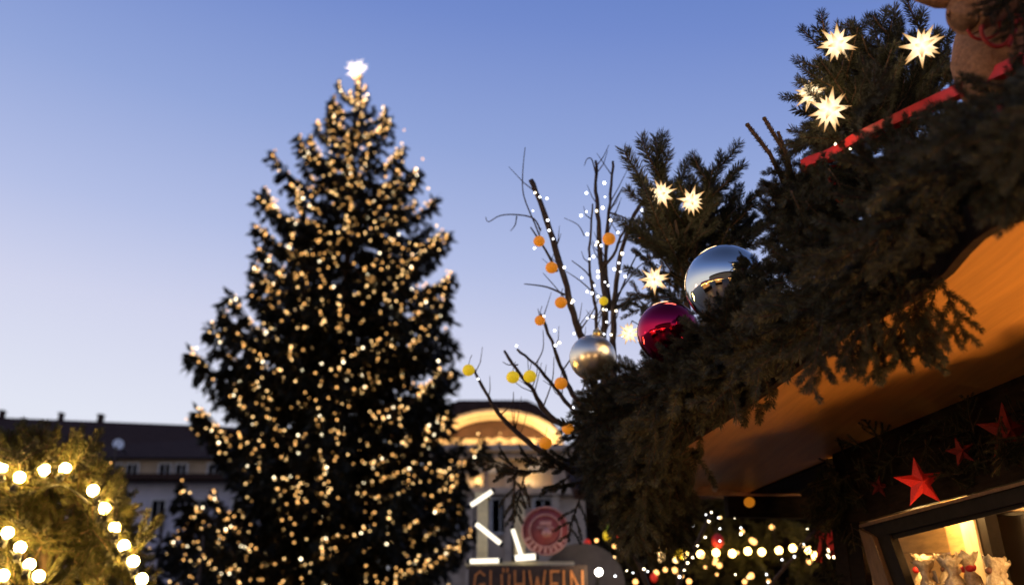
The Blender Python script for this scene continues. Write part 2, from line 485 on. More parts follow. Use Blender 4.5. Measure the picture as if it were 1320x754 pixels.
def ball_mesh(name, r, n, mm_, mt): k = MB(); k.ball((0, 0, 0), r, n, mm_); return k.mesh(name, mt)
def spruce(name, base, top, radius, label, n_levels, seed, top_d=None, bulbs=0, face=None, group=None):
    """trunk and whorled limbs; returns points on the limbs for string lights"""
    r = random.Random(seed)
    base, top = Vector(base), Vector(top)
    t = empty(name, base); tag(t, label, 'tree', group)
    H = (top - base).length; ax = (top - base) / H
    m = MB(); m.tube([base, base + ax * H * .5, top], [H * .014, H * .008, .02], 8); obj('trunk', m, M['bark'], t)
    pts = []; n = 0
    for i in range(n_levels):
        f = (i + .5) / n_levels
        h = H * (.06 + .935 * f ** .93)
        rr = radius(h) * (.96 if h < H * .4 else .93)
        k_n = 8 if f < .6 else 6 if f < .9 else 5
        a0 = r.uniform(0, 6.28)
        for k in range(k_n):
            a = a0 + 2 * math.pi * k / k_n + r.gauss(0, .16)
            ln = rr * (r.uniform(.82, 1.16) if r.random() < .74 else r.uniform(.55, .84))
            el = r.gauss(.02, .10) + .75 * max(0, f - .68) / .32
            d = Vector((math.cos(a) * math.cos(el), math.sin(a) * math.cos(el), math.sin(el)))
            p0 = base + ax * (h + r.gauss(0, .06) - ln * (math.sin(el) * .9 + .06))
            mw = aim(p0, d, ln, None, Vector((0, 0, 1)))
            me = r.choice(BIG if ln > 1.1 else SMALL)
            br = link('branch', me, t, mw); n += 1
            if bulbs and d.y < .45:
                nb = max(2, int(round(bulbs * (.35 + ln / 2.6))))
                for _ in range(nb):
                    u = 1 - r.random() ** 1.35 * .72
                    sp = (.22 * (1 - u) ** .7 + .03) * (1 if r.random() < .45 else .3)
                    lp = Vector((r.gauss(0, sp * .5), u, curve_z(u) + r.gauss(-.015, .03)))
                    pts.append(mw @ lp + Vector((0, -.05, 0)))
    return t, pts
YT = 24
prof = [(80, 459, 462), (92, 454, 466), (102, 443, 478), (115, 424, 498), (135, 408, 512), (160, 392, 523), (185, 366, 532), (210, 362, 545), (240, 340, 562), (280, 325, 567), (330, 312, 577), (370, 312, 583),
        (400, 318, 604), (425, 276, 618), (470, 262, 618), (520, 246, 604), (560, 250, 602), (620, 236, 602), (680, 232, 604), (754, 225, 606), (850, 215, 610)]
tab = [((Py(460, py, YT).z), (Py(r_, py, YT).x - Py(l_, py, YT).x) / 2) for py, l_, r_ in prof][::-1]
def big_radius(h):
    for (z0, r0), (z1, r1) in zip(tab, tab[1:]):
        if z0 <= h <= z1: return r0 + (r1 - r0) * (h - z0) / (z1 - z0)
    return tab[0][1] if h < tab[0][0] else .15
tt = Py(460, 86, YT)
tb = Vector((Py(437, 600, YT).x, YT, 0)); tb.x = Py(432, 700, YT).x
tree, pts = spruce('spruce_tree', tb, tt, lambda h: max(.08, big_radius(h)), 'towering spruce covered in amber fairy lights with a glowing star on top', 40, 5, bulbs=23)
BULB = [ball_mesh('bulb', .0205, 7, 4, M[k]) for k in ('tl_a', 'tl_a', 'tl_b', 'tl_b', 'tl_c')]
def string_lights(label, pts, meshes, group=None, base=None, smin=.75, smax=1.2, seed=3, weights=(34, 20, 24, 14, 8)):
    r = random.Random(seed)
    t = empty('string_lights', base or pts[0]); tag(t, label, 'string lights', group)
    pts = sorted(pts, key=lambda p: (p - EYE).length)
    rest = {}
    for i, p in enumerate(pts):
        k = r.choices(range(len(meshes)), weights[:len(meshes)])[0]; s_ = r.uniform(smin, smax)
        if i < 290: link('bulb', meshes[k], t, T(p) @ Matrix.Scale(s_, 4))
        else: rest.setdefault(meshes[k].materials[0], []).append((p, s_))
    if rest:
        m = MB()
        for mi, (mt, ps) in enumerate(rest.items()):
            for p, s_ in ps: m.ball(p, .0205 * s_, 6, 4, mi)
        o = obj('far_bulbs', m, list(rest.keys()), t); o['kind'] = 'stuff'
    return t
pts += [Py(x, y, YT - .8) for x, y in ((563, 291), (565, 303), (566, 322), (552, 243), (545, 205), (521, 168), (240, 540), (246, 552), (255, 560))]
string_lights('hundreds of amber fairy lights strung over the towering spruce', pts, BULB, base=tb)
# the star on its top
tc_ = Py(460, 90, YT - .1)
t = empty('tree_top_star', tc_); tag(t, 'glowing white star on the very top of the tall spruce', 'star')
sp = MB(); sp.lathe([(.05, 0), (.035, .08), (.004, .33)], 5, 0); spm = sp.mesh('ray', M['top'])
m = MB(); m.ball(tc_, .045, 10, 8); obj('core', m, M['top'], t)
for k in range(12):
    a = 2 * math.pi * k / 12
    link('ray', spm, t, T(tc_) @ Vector((math.cos(a), R.uniform(-.5, .1), math.sin(a))).to_track_quat('Z', 'Y').to_matrix().to_4x4())

# smaller dark trees beside it
for (px, py, yy, rr, sd_, lb) in ((212, 655, 19, 1.5, 21, 'dark conifer between the lit spruce and the long building'),
                                  (150, 575, 15, 1.35, 22, 'dark conifer with a few tiny lights behind the bulb-lit fir'),
                                  (262, 690, 17, 1.3, 23, 'low dark conifer at the foot of the lit spruce')):
    tp = Py(px, py, yy)
    o, pp = spruce('conifer', (tp.x, yy, 0), tp, lambda h, H=tp.z, rr=rr: max(.1, rr * (1 - h / H) ** .7), lb, 13, sd_, bulbs=2.2)
    vis = [p for p in pp if p.z > 2.2]
    string_lights('sparse tiny lights on the ' + {21: 'dark conifer in front of the long building', 22: 'conifer behind the bulb-lit fir', 23: 'low conifer at the foot of the spruce'}[sd_],
                  R.sample(vis, min(len(vis), {21: 9, 22: 26, 23: 18}[sd_])), BULB[:4], base=(tp.x, yy, 0), smin=.45, smax=.7, seed=sd_)

# ================================================================== THE MARKET STALL BESIDE THE CAMERA
ZE = 2.45                                        # height of its eave
edge_px = [(700, 690), (770, 640), (880, 575), (960, 525), (1050, 460), (1095, 423), (1180, 385), (1230, 346), (1252, 320), (1270, 302), (1295, 286), (1325, 275), (1420, 205), (1600, 60)]
edge = [Pz(x, y, ZE) for x, y in edge_px]
edge[0] = edge[1] + Vector((-.02, .01, 0))
WA, WU = Vector((1.35, 4.2, 0)), Vector((.152, -.988, 0)).normalized()
WN = Vector((-WU.y * -1, WU.x * -1, 0)); WN = Vector((WU.y, -WU.x, 0))      # outward, towards the alley
if WN.x > 0: WN = -WN
TILT = .21                                        # the shop front leans out as it rises
ZH = 2.14                                         # top of the shop window
def on_front(px, py, off=0):
    """where a sight line meets the leaning shop front, off metres behind it"""
    nrm = (WN + Vector((0, 0, -TILT))).normalized()
    p0 = WA + Vector((0, 0, ZH)) - nrm * off
    r = ray(px, py)
    return EYE + r * ((p0 - EYE).dot(nrm) / r.dot(nrm))
FN = (WN + Vector((0, 0, -TILT))).normalized()    # its outward normal
FUP = WU.cross(FN); FUP = FUP if FUP.z > 0 else -FUP
FM = Matrix((WU, FN, FUP)).transposed()           # local axes: along, outward, up

stall = empty('market_stall', WA + WU * 1.5)
tag(stall, 'wooden market stall with orange-lit underside, fir-covered eave and open lit window', 'market stall')
def inner(p): return p + WU * 0
wl_ = [WA - WU * 1.0, WA + WU * 3.6]
# underside board: from the wavy eave edge in to the wall
m = MB(); n = 90
def lerp_edge(f):
    k = f * (len(edge) - 2) + 1; i = min(int(k), len(edge) - 2); return edge[i].lerp(edge[i + 1], k - i)
rows = 10
for i in range(n + 1):
    e_ = lerp_edge(i / n)
    s_ = (e_ - WA).dot(WU)
    wi = WA + WU * s_ + Vector((0, 0, ZE)) - WN * .05
    for k in range(rows + 1):
        f = k / rows
        p = e_.lerp(wi, f)
        m.v.append((p.x, p.y, ZE + .035 * math.sin(f * math.pi)))
for i in range(n):
    for k in range(rows):
        a = i * (rows + 1) + k
        m.f.append((a, a + 1, a + rows + 2, a + rows + 1)); m.m.append(0); m.sm.append(True)
obj('underside', m, M['soffit'], stall)
# edge board that follows the wave
m = MB(); vs = []
for i in range(n + 1):
    e_ = lerp_edge(i / n)
    for dx, z in ((0, -.012), (-.022, -.012), (-.022, .07), (0, .07)): vs.append((e_.x + dx - .002, e_.y, ZE + z))
m.add(vs, sum([[(i * 4 + k, i * 4 + (k + 1) % 4, i * 4 + 4 + (k + 1) % 4, i * 4 + 4 + k) for k in range(4)] for i in range(n)], []) + [(0, 1, 2, 3), (n * 4 + 3, n * 4 + 2, n * 4 + 1, n * 4)])
obj('edge_board', m, M['rimwood'], stall)
# low pitched roof above
m = MB(); pa, pb = edge[1], edge[-1]
ra_, rb_ = WA - WU * 1.1 - WN * .7 + Vector((0, 0, ZE + .55)), WA + WU * 3.6 - WN * .7 + Vector((0, 0, ZE + .55))
up = Vector((0, 0, .075))
m.add([pa + up, pb + up, rb_, ra_, pa + up * 1.5, pb + up * 1.5, rb_ + up * .5, ra_ + up * .5], [(3, 2, 1, 0), (4, 5, 6, 7), (0, 1, 5, 4), (1, 2, 6, 5), (2, 3, 7, 6), (3, 0, 4, 7)])
obj('roof', m, M['slate'], stall)
# header planks between window and underside, and the wall past the window
pl = MB(); pl.box((0, 0, 0), (3.6, .025, .099)); plm = pl.mesh('plank', M['darkwood'])
for k in range(3):
    c = WA + WU * 1.78 + Vector((0, 0, ZH + .06 + k * .102)) - WN * (.03 + .004 * (k % 2))
    link('plank', plm, stall, T(c) @ Matrix((WU, WN, Vector((0, 0, 1)))).transposed().to_4x4())
pl = MB(); pl.box((0, 0, 0), (.115, .024, 1.35)); plv = pl.mesh('plank', M['darkwood'])
for k in range(2):
    c = WA + WU * (-.02 + k * .118) + Vector((0, 0, ZH - .66)) - WN * (.02 + .004 * (k % 2))
    link('plank', plv, stall, T(c) @ Matrix((WU, WN, Vector((0, 0, 1)))).transposed().to_4x4())
m = MB(); m.box(WA - WN * .9 + WU * 1.3 + Vector((0, 0, .65)), (.3, .3, 1.3)); m.box(WA - WN * .3 + WU * 1.3 + Vector((0, 0, .62)), (.9, 4.5, 1.2), Matrix.Rotation(math.atan2(.152, .988), 3, 'Z')); obj('counter', m, M['darkwood'], stall)
m = MB(); m.bar(WA - WU * .1 - WN * .1, WA - WU * .1 - WN * .1 + Vector((0, 0, ZE)), .1, .1); obj('corner_post', m, M['darkwood'], stall)
m = MB(); bx_ = WA - WU * .57 - WN * .85 + Vector((0, 0, ZE + .004)); m.box(bx_, (1.2, 1.6, .03), Matrix((WU, WN, Vector((0, 0, 1)))).transposed()); obj('inner_underside', m, M['darkwood'], stall)
m = MB(); m.bar(WA - WU * 1.13 - WN * 1.6 + Vector((0, 0, ZE - .06)), WA - WU * 1.13 + WN * .05 + Vector((0, 0, ZE - .06)), .06, .12); obj('end_beam', m, M['darkwood'], stall)

# ---- the window: frame, panelled inside, shelf
def fbox(name, pts4, depth, off, mt, par=stall):
    """a board on the leaning front whose four photo corners are given, depth metres thick towards the inside"""
    m = MB(); a = [on_front(x, y, off) for x, y in pts4]
    m.add(a + [p - FN * depth for p in a], [(0, 1, 2, 3), (7, 6, 5, 4), (0, 4, 5, 1), (1, 5, 6, 2), (2, 6, 7, 3), (3, 7, 4, 0)])
    return obj(name, m, mt, par)
win = fbox('window_frame', [(1108, 678), (1420, 597), (1420, 622), (1130, 692)], .06, -.02, M['frame'])
fbox('jamb', [(1126, 692), (1145, 686), (1186, 800), (1166, 800)], .03, -.012, M['frame'], win)
fbox('trim', [(1107, 676), (1420, 593), (1420, 598), (1108, 680)], .03, -.035, M['frame_brown'], win)  # paler strip puts the lit top edge of the frame into colour
fbox('casing', [(1107, 682), (1124, 690), (1162, 800), (1140, 800)], .04, -.03, M['frame_brown'], win)
fbox('top_rail', [(1140, 686), (1420, 614), (1420, 628), (1143, 697)], .07, .0, M['frame'], win)
IN = .34
fbox('board', [(1080, 640), (1222, 600), (1233, 676), (1100, 681)], .02, IN, M['pine'])
fbox('board', [(1080, 682.5), (1233, 677.5), (1240, 712), (1090, 713)], .02, IN + .004, M['pine'])
fbox('board', [(1080, 714.5), (1240, 713.5), (1262, 790), (1090, 790)], .02, IN, M['pine'])
fbox('upright', [(1205, 620), (1226, 614), (1268, 800), (1245, 800)], .09, IN - .10, M['pine'])
fbox('upright', [(1224, 620), (1241, 612), (1284, 800), (1266, 800)], .05, IN - .13, M['post'])
fbox('inner_jamb', [(1240, 612), (1256, 610), (1290, 760), (1276, 760)], .05, IN - .12, M['frame'])
fbox('board', [(1250, 600), (1400, 581), (1400, 655), (1258, 664)], .02, IN - .05, M['pine'])
fbox('menu_panel', [(1259, 666), (1400, 657), (1400, 800), (1290, 800)], .02, IN - .04, M['menu'])
fbox('board', [(1256, 663), (1400, 654), (1400, 659), (1258, 667)], .03, IN - .07, M['frame'])
sh = [on_front(1120, 800, o_) for o_ in (0, .33)] + [on_front(1500, 800, o_) for o_ in (.33, 0)]
zsf = 1.745
m = MB(); m.box(WA + WU * .95 - WN * .18 + Vector((0, 0, zsf - .012)), (1.5, .34, .024), Matrix((WU, WN, Vector((0, 0, 1)))).transposed()); obj('shelf', m, M['pine'], stall)
m = MB(); m.box(WA + WU * 1.05 - WN * .34 + Vector((0, 0, ZH + .20)), (1.5, .5, .02), Matrix((WU, WN, Vector((0, 0, 1)))).transposed()); obj('ceiling_panel', m, M['pine'], stall)

# inside lamp
def lamp_thing(name, label, c, energy, col, drop, r=.035, cat='lamp', group=None, size=.03):
    t = empty(name, c); tag(t, label, cat, group)
    m = MB(); m.tube([c + Vector((0, 0, r * .9)), c + Vector((0, 0, r * .9 + .05))], .016, 8); obj('socket', m, M['cable'], t)
    if drop: m = MB(); m.tube([c + Vector((0, 0, r + .05)), c + Vector((0, 0, drop))], .004, 5); obj('cable', m, M['cable'], t)
    m = MB(); m.ball(c, r, 14, 10); gb = obj('bulb', m, M['bulb_nolight'], t); gb.visible_shadow = True
    ld = bpy.data.lights.new('lamp_light', 'POINT'); ld.energy, ld.color, ld.shadow_soft_size = energy, col, size
    link('lamp_light', ld, t, T(c - Vector((0, 0, r + .035))))
M['bulb_nolight'] = glow('lamp glass', (1, .75, .4), 20)
lamp_thing('hanging_lamp', 'bare bulb hanging inside the stall window over the wrapped gingerbread', on_front(1190, 630, .12), 15, (1, .58, .20), .10, size=.06)
lamp_thing('hanging_lamp', 'second bare bulb inside the stall, in front of the menu panel', on_front(1370, 640, .13), 9, (1, .60, .22), .10)
lamp_thing('hanging_lamp', 'globe lamp low inside the near end of the stall, shining up at the eave', WA + WU * 2.5 - WN * .45 + Vector((0, 0, 1.62)), 140, (1, .50, .17), .4, .05, size=.11)

# ---- wrapped gingerbread on the shelf
WORDS = ['bulging clear bag beside the window jamb', 'bag with a dark heart inside, next to the jamb', 'narrow pale bag under the panelled back', 'bag with a grey paper tag', 'tall twisted bag before the pale post',
         'bag with a red bow', 'bag with a dark knot beside the menu panel', 'slumped pale bag under the menu panel']
r_ = random.Random(8)
for k, (px, py) in enumerate([(1158, 719), (1178, 716), (1197, 722), (1214, 715), (1232, 718), (1251, 713), (1272, 718), (1292, 726)]):
    tp = on_front(px, py, .07 + .05 * (k % 2))
    h = tp.z - zsf
    c = Vector((tp.x, tp.y, zsf))
    t = empty('gingerbread_bag', c); tag(t, WORDS[k] + ', gingerbread in clear wrap', 'bag', 'wrapped gingerbread on the stall shelf')
    m = MB(); nn = 18; prof_ = []
    for i in range(13):
        f = i / 12
        rr = .036 * (1 + .12 * math.sin(f * 9)) if f < .62 else .036 * (1 - (f - .62) / .16 * .72) if f < .78 else .010 + (f - .78) * .14
        prof_.append((max(.004, rr), f * h))
    m.lathe([(.001, 0)] + prof_ + [(.004, h * .93)], nn)
    m.v = [(v[0] * (1 + .2 * noise.noise(Vector((v[0] * 40, v[1] * 40, v[2] * 22 + k)))) + .006 * noise.noise(Vector((v[2] * 30, k, 0))),
            v[1] * (1 + .3 * noise.noise(Vector((v[1] * 40, v[0] * 40, v[2] * 22 - k)))), v[2] + (.006 * math.sin(7 * math.atan2(v[1], v[0]) + k) + .014 * noise.noise(Vector((v[0] * 60, v[1] * 60, k))) if v[2] > h * .84 else 0)) for v in m.v]
    me = m.mesh('wrap', M['cello'] if k not in (1,) else M['cello']); link('wrap', me, t, T(c) @ Matrix.Rotation(r_.uniform(-.12, .12), 4, 'Y'))
    m = MB(); m.ball((0, 0, h * .80), .013, 10, 5); link('tie', m.mesh('tie', M['redcloth'] if k in (1, 5) else M['choc'] if k in (6, 3) else M['post']), t, T(c))
    if k in (1, 3, 5, 6):
        m = MB()
        if k == 3: m.box(FN * .04 + Vector((0, 0, h * .72)), (.026, .004, .045), FM)
        elif k == 5:
            for s_ in (-1, 1): m.ball(WU * s_ * .017 + FN * .022 + Vector((0, 0, h * .80)), .016, 10, 6, 0, .75)
        else: m.ball(FN * .033 + Vector((0, 0, h * .55)), .017, 10, 7)
        link({3: 'tag', 5: 'bow', 1: 'biscuit', 6: 'biscuit'}[k], m.mesh('detail', {3: M['wood_tag'], 5: M['redcloth'], 1: M['choc'], 6: M['choc']}[k]), t, T(c))

# ================================================================== FIR BOUGHS
def needles(m, a, b, nl, dens, r, droop=0, wn=.0017):
    a, b = Vector(a), Vector(b); d = b - a; ln = d.length; d /= ln
    x = d.orthogonal().normalized(); y = d.cross(x)
    for i in range(int(ln * dens)):
        t = r.random()
        an = i * 2.39996 + r.gauss(0, .25)
        rd = x * math.cos(an) + y * math.sin(an)
        ang = rad(r.uniform(38, 62)) * (1 - .45 * max(0, t - .85) / .15)
        nd = (d * math.cos(ang) + rd * math.sin(ang)) * nl * r.uniform(.7, 1.1) * (1 - .25 * t * t)
        p = a + d * ln * t + rd * .002
        s_ = nd.cross(rd.cross(d) * r.gauss(0, .5) + rd * r.gauss(0, .4) + d * .3)
        if s_.length < 1e-8: continue
        s_ = s_.normalized() * wn * .5
        m.add([p - s_ * .6, p + nd * .6 - s_, p + nd, p + nd * .6 + s_, p + s_ * .6], [(0, 1, 2, 3, 4)], 0)
def spray(seed, L_=.30, nside=5, nl=.021, dens=1500, mats=None, wn=.0017):
    r = random.Random(seed); m = MB()
    pts = [Vector((0, 0, 0))]; d = Vector((0, 1, 0))
    for i in range(5):
        d = (d + Vector((r.gauss(0, .06), 0, r.gauss(-.05, .05)))).normalized(); pts.append(pts[-1] + d * L_ / 5)
    m.tube(pts, [.0042, .0038, .0033, .0028, .0022, .0015], 5, 1)
    for i in range(5): needles(m, pts[i], pts[i + 1], nl, dens * (.7 if i < 2 else 1.1), r, 0, wn)
    for i in range(nside * 2):
        f = .15 + .72 * i / (nside * 2 - 1); k = f * 5; j = min(4, int(k)); p = pts[j].lerp(pts[j + 1], k - j)
        s_ = 1 if i % 2 else -1
        ln = L_ * (.55 * (1 - f) + .20) * r.uniform(.75, 1.15); a = rad(r.uniform(38, 56))
        dd = Vector((s_ * math.sin(a), math.cos(a), r.gauss(0, .16))).normalized()
        e1 = p + dd * ln * .55; e2 = e1 + (dd + Vector((-s_ * .15, .15, r.gauss(-.1, .12)))).normalized() * ln * .45
        m.tube([p, e1, e2], [.0024, .002, .0011], 4, 1)
        needles(m, p, e1, nl, dens, r, 0, wn); needles(m, e1, e2, nl, dens * 1.15, r, 0, wn)
    return m.mesh('fir_branch', mats or [M['needle'], M['shoot']])
SPR = [spray(300 + i, nside=R.choice((2, 3, 3, 4)), nl=.0265, dens=2700, wn=.0017) for i in range(9)]
SPR_D = [spray(330 + i, nside=3, nl=.020, dens=2300, mats=[M['needle_dark'], M['shoot']]) for i in range(4)]
SPR_G = [spray(345 + i, nside=4, nl=.026, dens=1600, wn=.0022, mats=[M['needle_green'], M['shoot']]) for i in range(4)]
SPR_FAR = [spray(360 + i, nside=4, nl=.03, dens=520, wn=.0042, mats=[M['needle_green'], M['bark']]) for i in range(4)]
SHOOT = []
for i in range(3):
    m = MB(); r = random.Random(390 + i)
    pts_ = [Vector((0, 0, 0)), Vector((r.gauss(0, .006), .08, 0)), Vector((r.gauss(0, .01), .17, r.gauss(0, .008)))]
    m.tube(pts_, [.006, .0055, .005], 6, 1); m.ball(pts_[2], .006, 7, 5, 1)
    for a, b_ in zip(pts_, pts_[1:]): needles(m, a, b_, .011, 2300, r)
    SHOOT.append(m.mesh('shoot', [M['needle_dark'], M['shoot']]))
def place_spray(par, mesh, p, tip, scale=None, spin=None, name='fir_branch'):
    d = Vector(tip) - Vector(p)
    return link(name, mesh, par, aim(p, d, scale or d.length / .30, R.uniform(0, 6.28) if spin is None else spin))

# ---- the thick garland on the eave
POLY = [(735, 590), (742, 505), (760, 482), (800, 476), (850, 452), (890, 412), (930, 398), (985, 352), (1015, 300), (1005, 255), (1022, 222), (1060, 218), (1100, 192), (1150, 165), (1205, 148), (1330, 82), (1420, 60), (1420, 240),
        (1325, 258), (1290, 264), (1250, 300), (1224, 348), (1188, 400), (1166, 375), (1150, 375), (1132, 410), (1112, 400), (1085, 400), (1045, 432), (1015, 470), (985, 500), (945, 508), (920, 530), (900, 560), (888, 620), (884, 700), (850, 735),
        (820, 738), (800, 690), (765, 655), (745, 625)]
def lerp_e(y):
    for a, b_ in zip(edge[1:], edge[2:]):
        if b_.y <= y <= a.y: f = (a.y - y) / (a.y - b_.y); return a.lerp(b_, f)
    return edge[1].copy() if y > edge[1].y else edge[-1].copy()
def fill_garland(root, count, zlo, zhi, xlo, xhi, down, seed, meshes, smin=.7, smax=1.15, rest_mesh=None):
    r = random.Random(seed); k = 0; tries = 0
    while k < count and tries < 90000:
        tries += 1
        y = 1.2 + 4.15 * r.random() ** 1.05
        e_ = lerp_e(y)
        p = e_ + Vector((r.uniform(xlo, xhi), 0, r.uniform(zlo, zhi)))
        d = Vector((r.gauss(-.55, .5), r.gauss(-.25, .6), r.gauss(down, .45))).normalized()
        sc = r.uniform(smin, smax) * (.72 if y < 2.3 else .86 if y < 2.9 else 1)
        tip, mid = p + d * .34 * sc, p + d * .18 * sc
        side = d.cross(Vector((0, 0, 1))).normalized() * .10 * sc
        x0, y0, _ = proj(p); x1, y1, _ = proj(tip); x2, y2, _ = proj(mid + side); x3, y3, _ = proj(mid - side)
        if not (inside(POLY, x1, y1) and inside(POLY, x2, y2) and inside(POLY, x3, y3)): continue
        if not inside(POLY, x0, y0) and r.random() < .8: continue
        # keep clear of the baubles
        if any((mid - c_).length < rr_ + .05 or (tip - c_).length < rr_ + .015 or (p - c_).length < rr_ + .02 for c_, rr_ in BAUB): continue
        if any(math.hypot(x - bx, yy - by) < br and dd_ < bd for bx, by, br, bd in KEEP for x, yy, dd_ in (proj(tip), proj(mid), proj(p))): continue
        link('fir_branch', r.choice(meshes), root, aim(p, d, sc, r.uniform(0, 6.28))); k += 1
    return k
BAUB = [(P(935, 367, 3.0), .121), (P(861, 428, 3.35), .104), (P(764, 461, 4.0), .093)]
# no bough hangs before the visible part of each bauble
KEEP = [(915, 350, 42, 3.0), (845, 418, 30, 3.3), (757, 452, 25, 4.0), (900, 330, 30, 3.2)]
g1 = empty('fir_garland', edge[6] + Vector((0, 0, .1)))
tag(g1, 'thick fir garland hanging over the eave edge of the near stall', 'garland')
c1 = fill_garland(g1, 225, -.06, .16, -.16, .10, -.62, 41, SPR)
g2 = empty('fir_garland', edge[8] + Vector((0, 0, .25)))
tag(g2, 'fir boughs heaped on top of the near stall roof beneath the red sled', 'garland')
c2 = fill_garland(g2, 225, .08, .42, -.08, .34, -.05, 42, SPR + SPR_D)
g3b = empty('fir_garland', P(1060, 240, 2.7)); tag(g3b, 'clump of fir boughs round the curled front of the red sled', 'garland')
# curtain of boughs that hangs at the far corner
g3 = empty('fir_garland', edge[1])
tag(g3, 'ragged fir curtain hanging down at the far corner of the near stall', 'garland')
POLY_C = [(738, 560), (760, 500), (900, 520), (900, 600), (888, 690), (868, 738), (842, 744), (812, 720), (790, 672), (765, 652), (740, 620)]
r_ = random.Random(6); k = 0; tries = 0
while k < 105 and tries < 40000:
    tries += 1
    px, py = r_.uniform(690, 900), r_.uniform(500, 700)
    p = P(px, py, r_.uniform(4.35, 5.0))
    d = Vector((r_.gauss(-.05, .28), r_.gauss(-.1, .3), -1)).normalized(); sc = r_.uniform(.7, 1.25)
    tip = p + d * .31 * sc
    x, y, _ = proj(tip)
    if not (inside(POLY_C, px, py) and inside(POLY_C, x, y)): continue
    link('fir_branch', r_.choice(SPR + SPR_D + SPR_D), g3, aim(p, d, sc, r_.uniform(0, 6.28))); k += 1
for (a, b_, sc_, sp_) in (((745, 604), (655, 603), .95, 0), ((668, 603), (590, 604), .75, .2), ((690, 603), (645, 560), .5, 1.2), ((664, 603), (623, 571), .45, 1.4), ((716, 603), (676, 556), .5, 1.0), ((700, 606), (610, 622), .8, .2),
                ((664, 612), (652, 690), .72, 1.3), ((676, 612), (650, 722), .62, 1.5), ((735, 612), (690, 652), .6, .8), ((748, 640), (728, 715), .7, .6), ((748, 600), (690, 588), .7, .5), ((752, 620), (700, 640), .7, .3), ((760, 560), (712, 575), .6, .6)):
    place_spray(g3, r_.choice(SPR_D), P(*a, 4.5), P(*b_, 4.35), sc_, sp_)
FP = [(985, 225), (1040, 236), (1075, 188), (1135, 186), (1125, 300), (1080, 335), (1000, 345), (985, 290)]
k = tries = 0
while k < 42 and tries < 20000:
    tries += 1
    p = P(r_.uniform(980, 1140), r_.uniform(185, 345), r_.uniform(2.48, 2.85)); sc = r_.uniform(.4, .8)
    d = Vector((r_.gauss(-.4, .5), r_.gauss(-.3, .4), r_.gauss(0, .6))).normalized()
    (x0, y0, _), (x1, y1, dd), (x2, y2, _) = proj(p), proj(p + d * .3 * sc), proj(p + d * .15 * sc)
    if not (inside(FP, x0, y0) and inside(FP, x1, y1)): continue
    if any(math.hypot(x - gx, y - gy) < gr for gx, gy, gr in ((1080, 277, 15), (986, 272, 12), (1047, 214, 13), (1093, 264, 9)) for x, y in ((x0, y0), (x1, y1), (x2, y2))): continue
    link('fir_branch', r_.choice(SPR + SPR_D), g3b, aim(p, d, sc, r_.uniform(0, 6.28))); k += 1
for (a, b_) in (((1196, 400), (1181, 440)), ((1176, 380), (1178, 432)), ((1140, 400), (1128, 452)), ((1128, 390), (1118, 440)), ((1210, 350), (1222, 392)), ((1150, 360), (1132, 430)), ((1120, 400), (1106, 428)), ((1186, 370), (1192, 425)), ((1205, 380), (1186, 432)), ((1136, 380), (1124, 438)), ((1165, 370), (1150, 420)), ((1110, 390), (1100, 440)), ((1085, 410), (1078, 448)), ((1060, 420), (1050, 470))):
    place_spray(g1, r_.choice(SPR), P(*a, 2.22), P(*b_, 2.2), .55)

for a, b_, d_ in (((1045, 268), (988, 212), 2.72), ((1040, 255), (1004, 204), 2.72), ((1035, 275), (983, 236), 2.74), ((1050, 275), (1024, 210), 2.74), ((1040, 290), (990, 262), 2.72), ((1048, 250), (1012, 222), 2.7), ((1178, 200), (1140, 152), 2.26), ((1122, 222), (1082, 180), 2.42), ((1105, 240), (1068, 205), 2.48), ((1160, 190), (1128, 168), 2.3), ((1330, 130), (1308, 84), 1.9)):
    b_ = P(*b_, d_); a = P(*a, d_ + .05); dr = (b_ - a).normalized()
    place_spray(g3b, R.choice(SPR), b_ - dr * .15, b_, .5)
# boughs that lap over the lower right of each bauble
for bd, tips_ in ((2.83, ((897, 402, 948, 455), (912, 392, 962, 440), (928, 383, 985, 425), (943, 374, 1000, 412), (958, 366, 1020, 398), (968, 356, 1035, 378), (978, 342, 1040, 350), (930, 400, 975, 450), (955, 385, 1010, 425))),
                  (3.2, ((838, 458, 880, 500), (850, 450, 900, 490), (863, 442, 915, 478), (876, 430, 930, 460), (888, 418, 940, 440), (896, 408, 950, 420), (860, 458, 905, 500))),
                  (3.88, ((748, 494, 790, 535), (760, 490, 800, 525), (772, 482, 815, 512), (783, 474, 830, 500), (790, 464, 835, 485), (755, 500, 780, 545)))):
    for x1, y1, x0, y0 in tips_:
        a, b_ = P(x0, y0, bd + .04), P(x1, y1, bd)
        place_spray(g1, R.choice(SPR), b_ - (b_ - a).normalized() * .2, b_, .66)
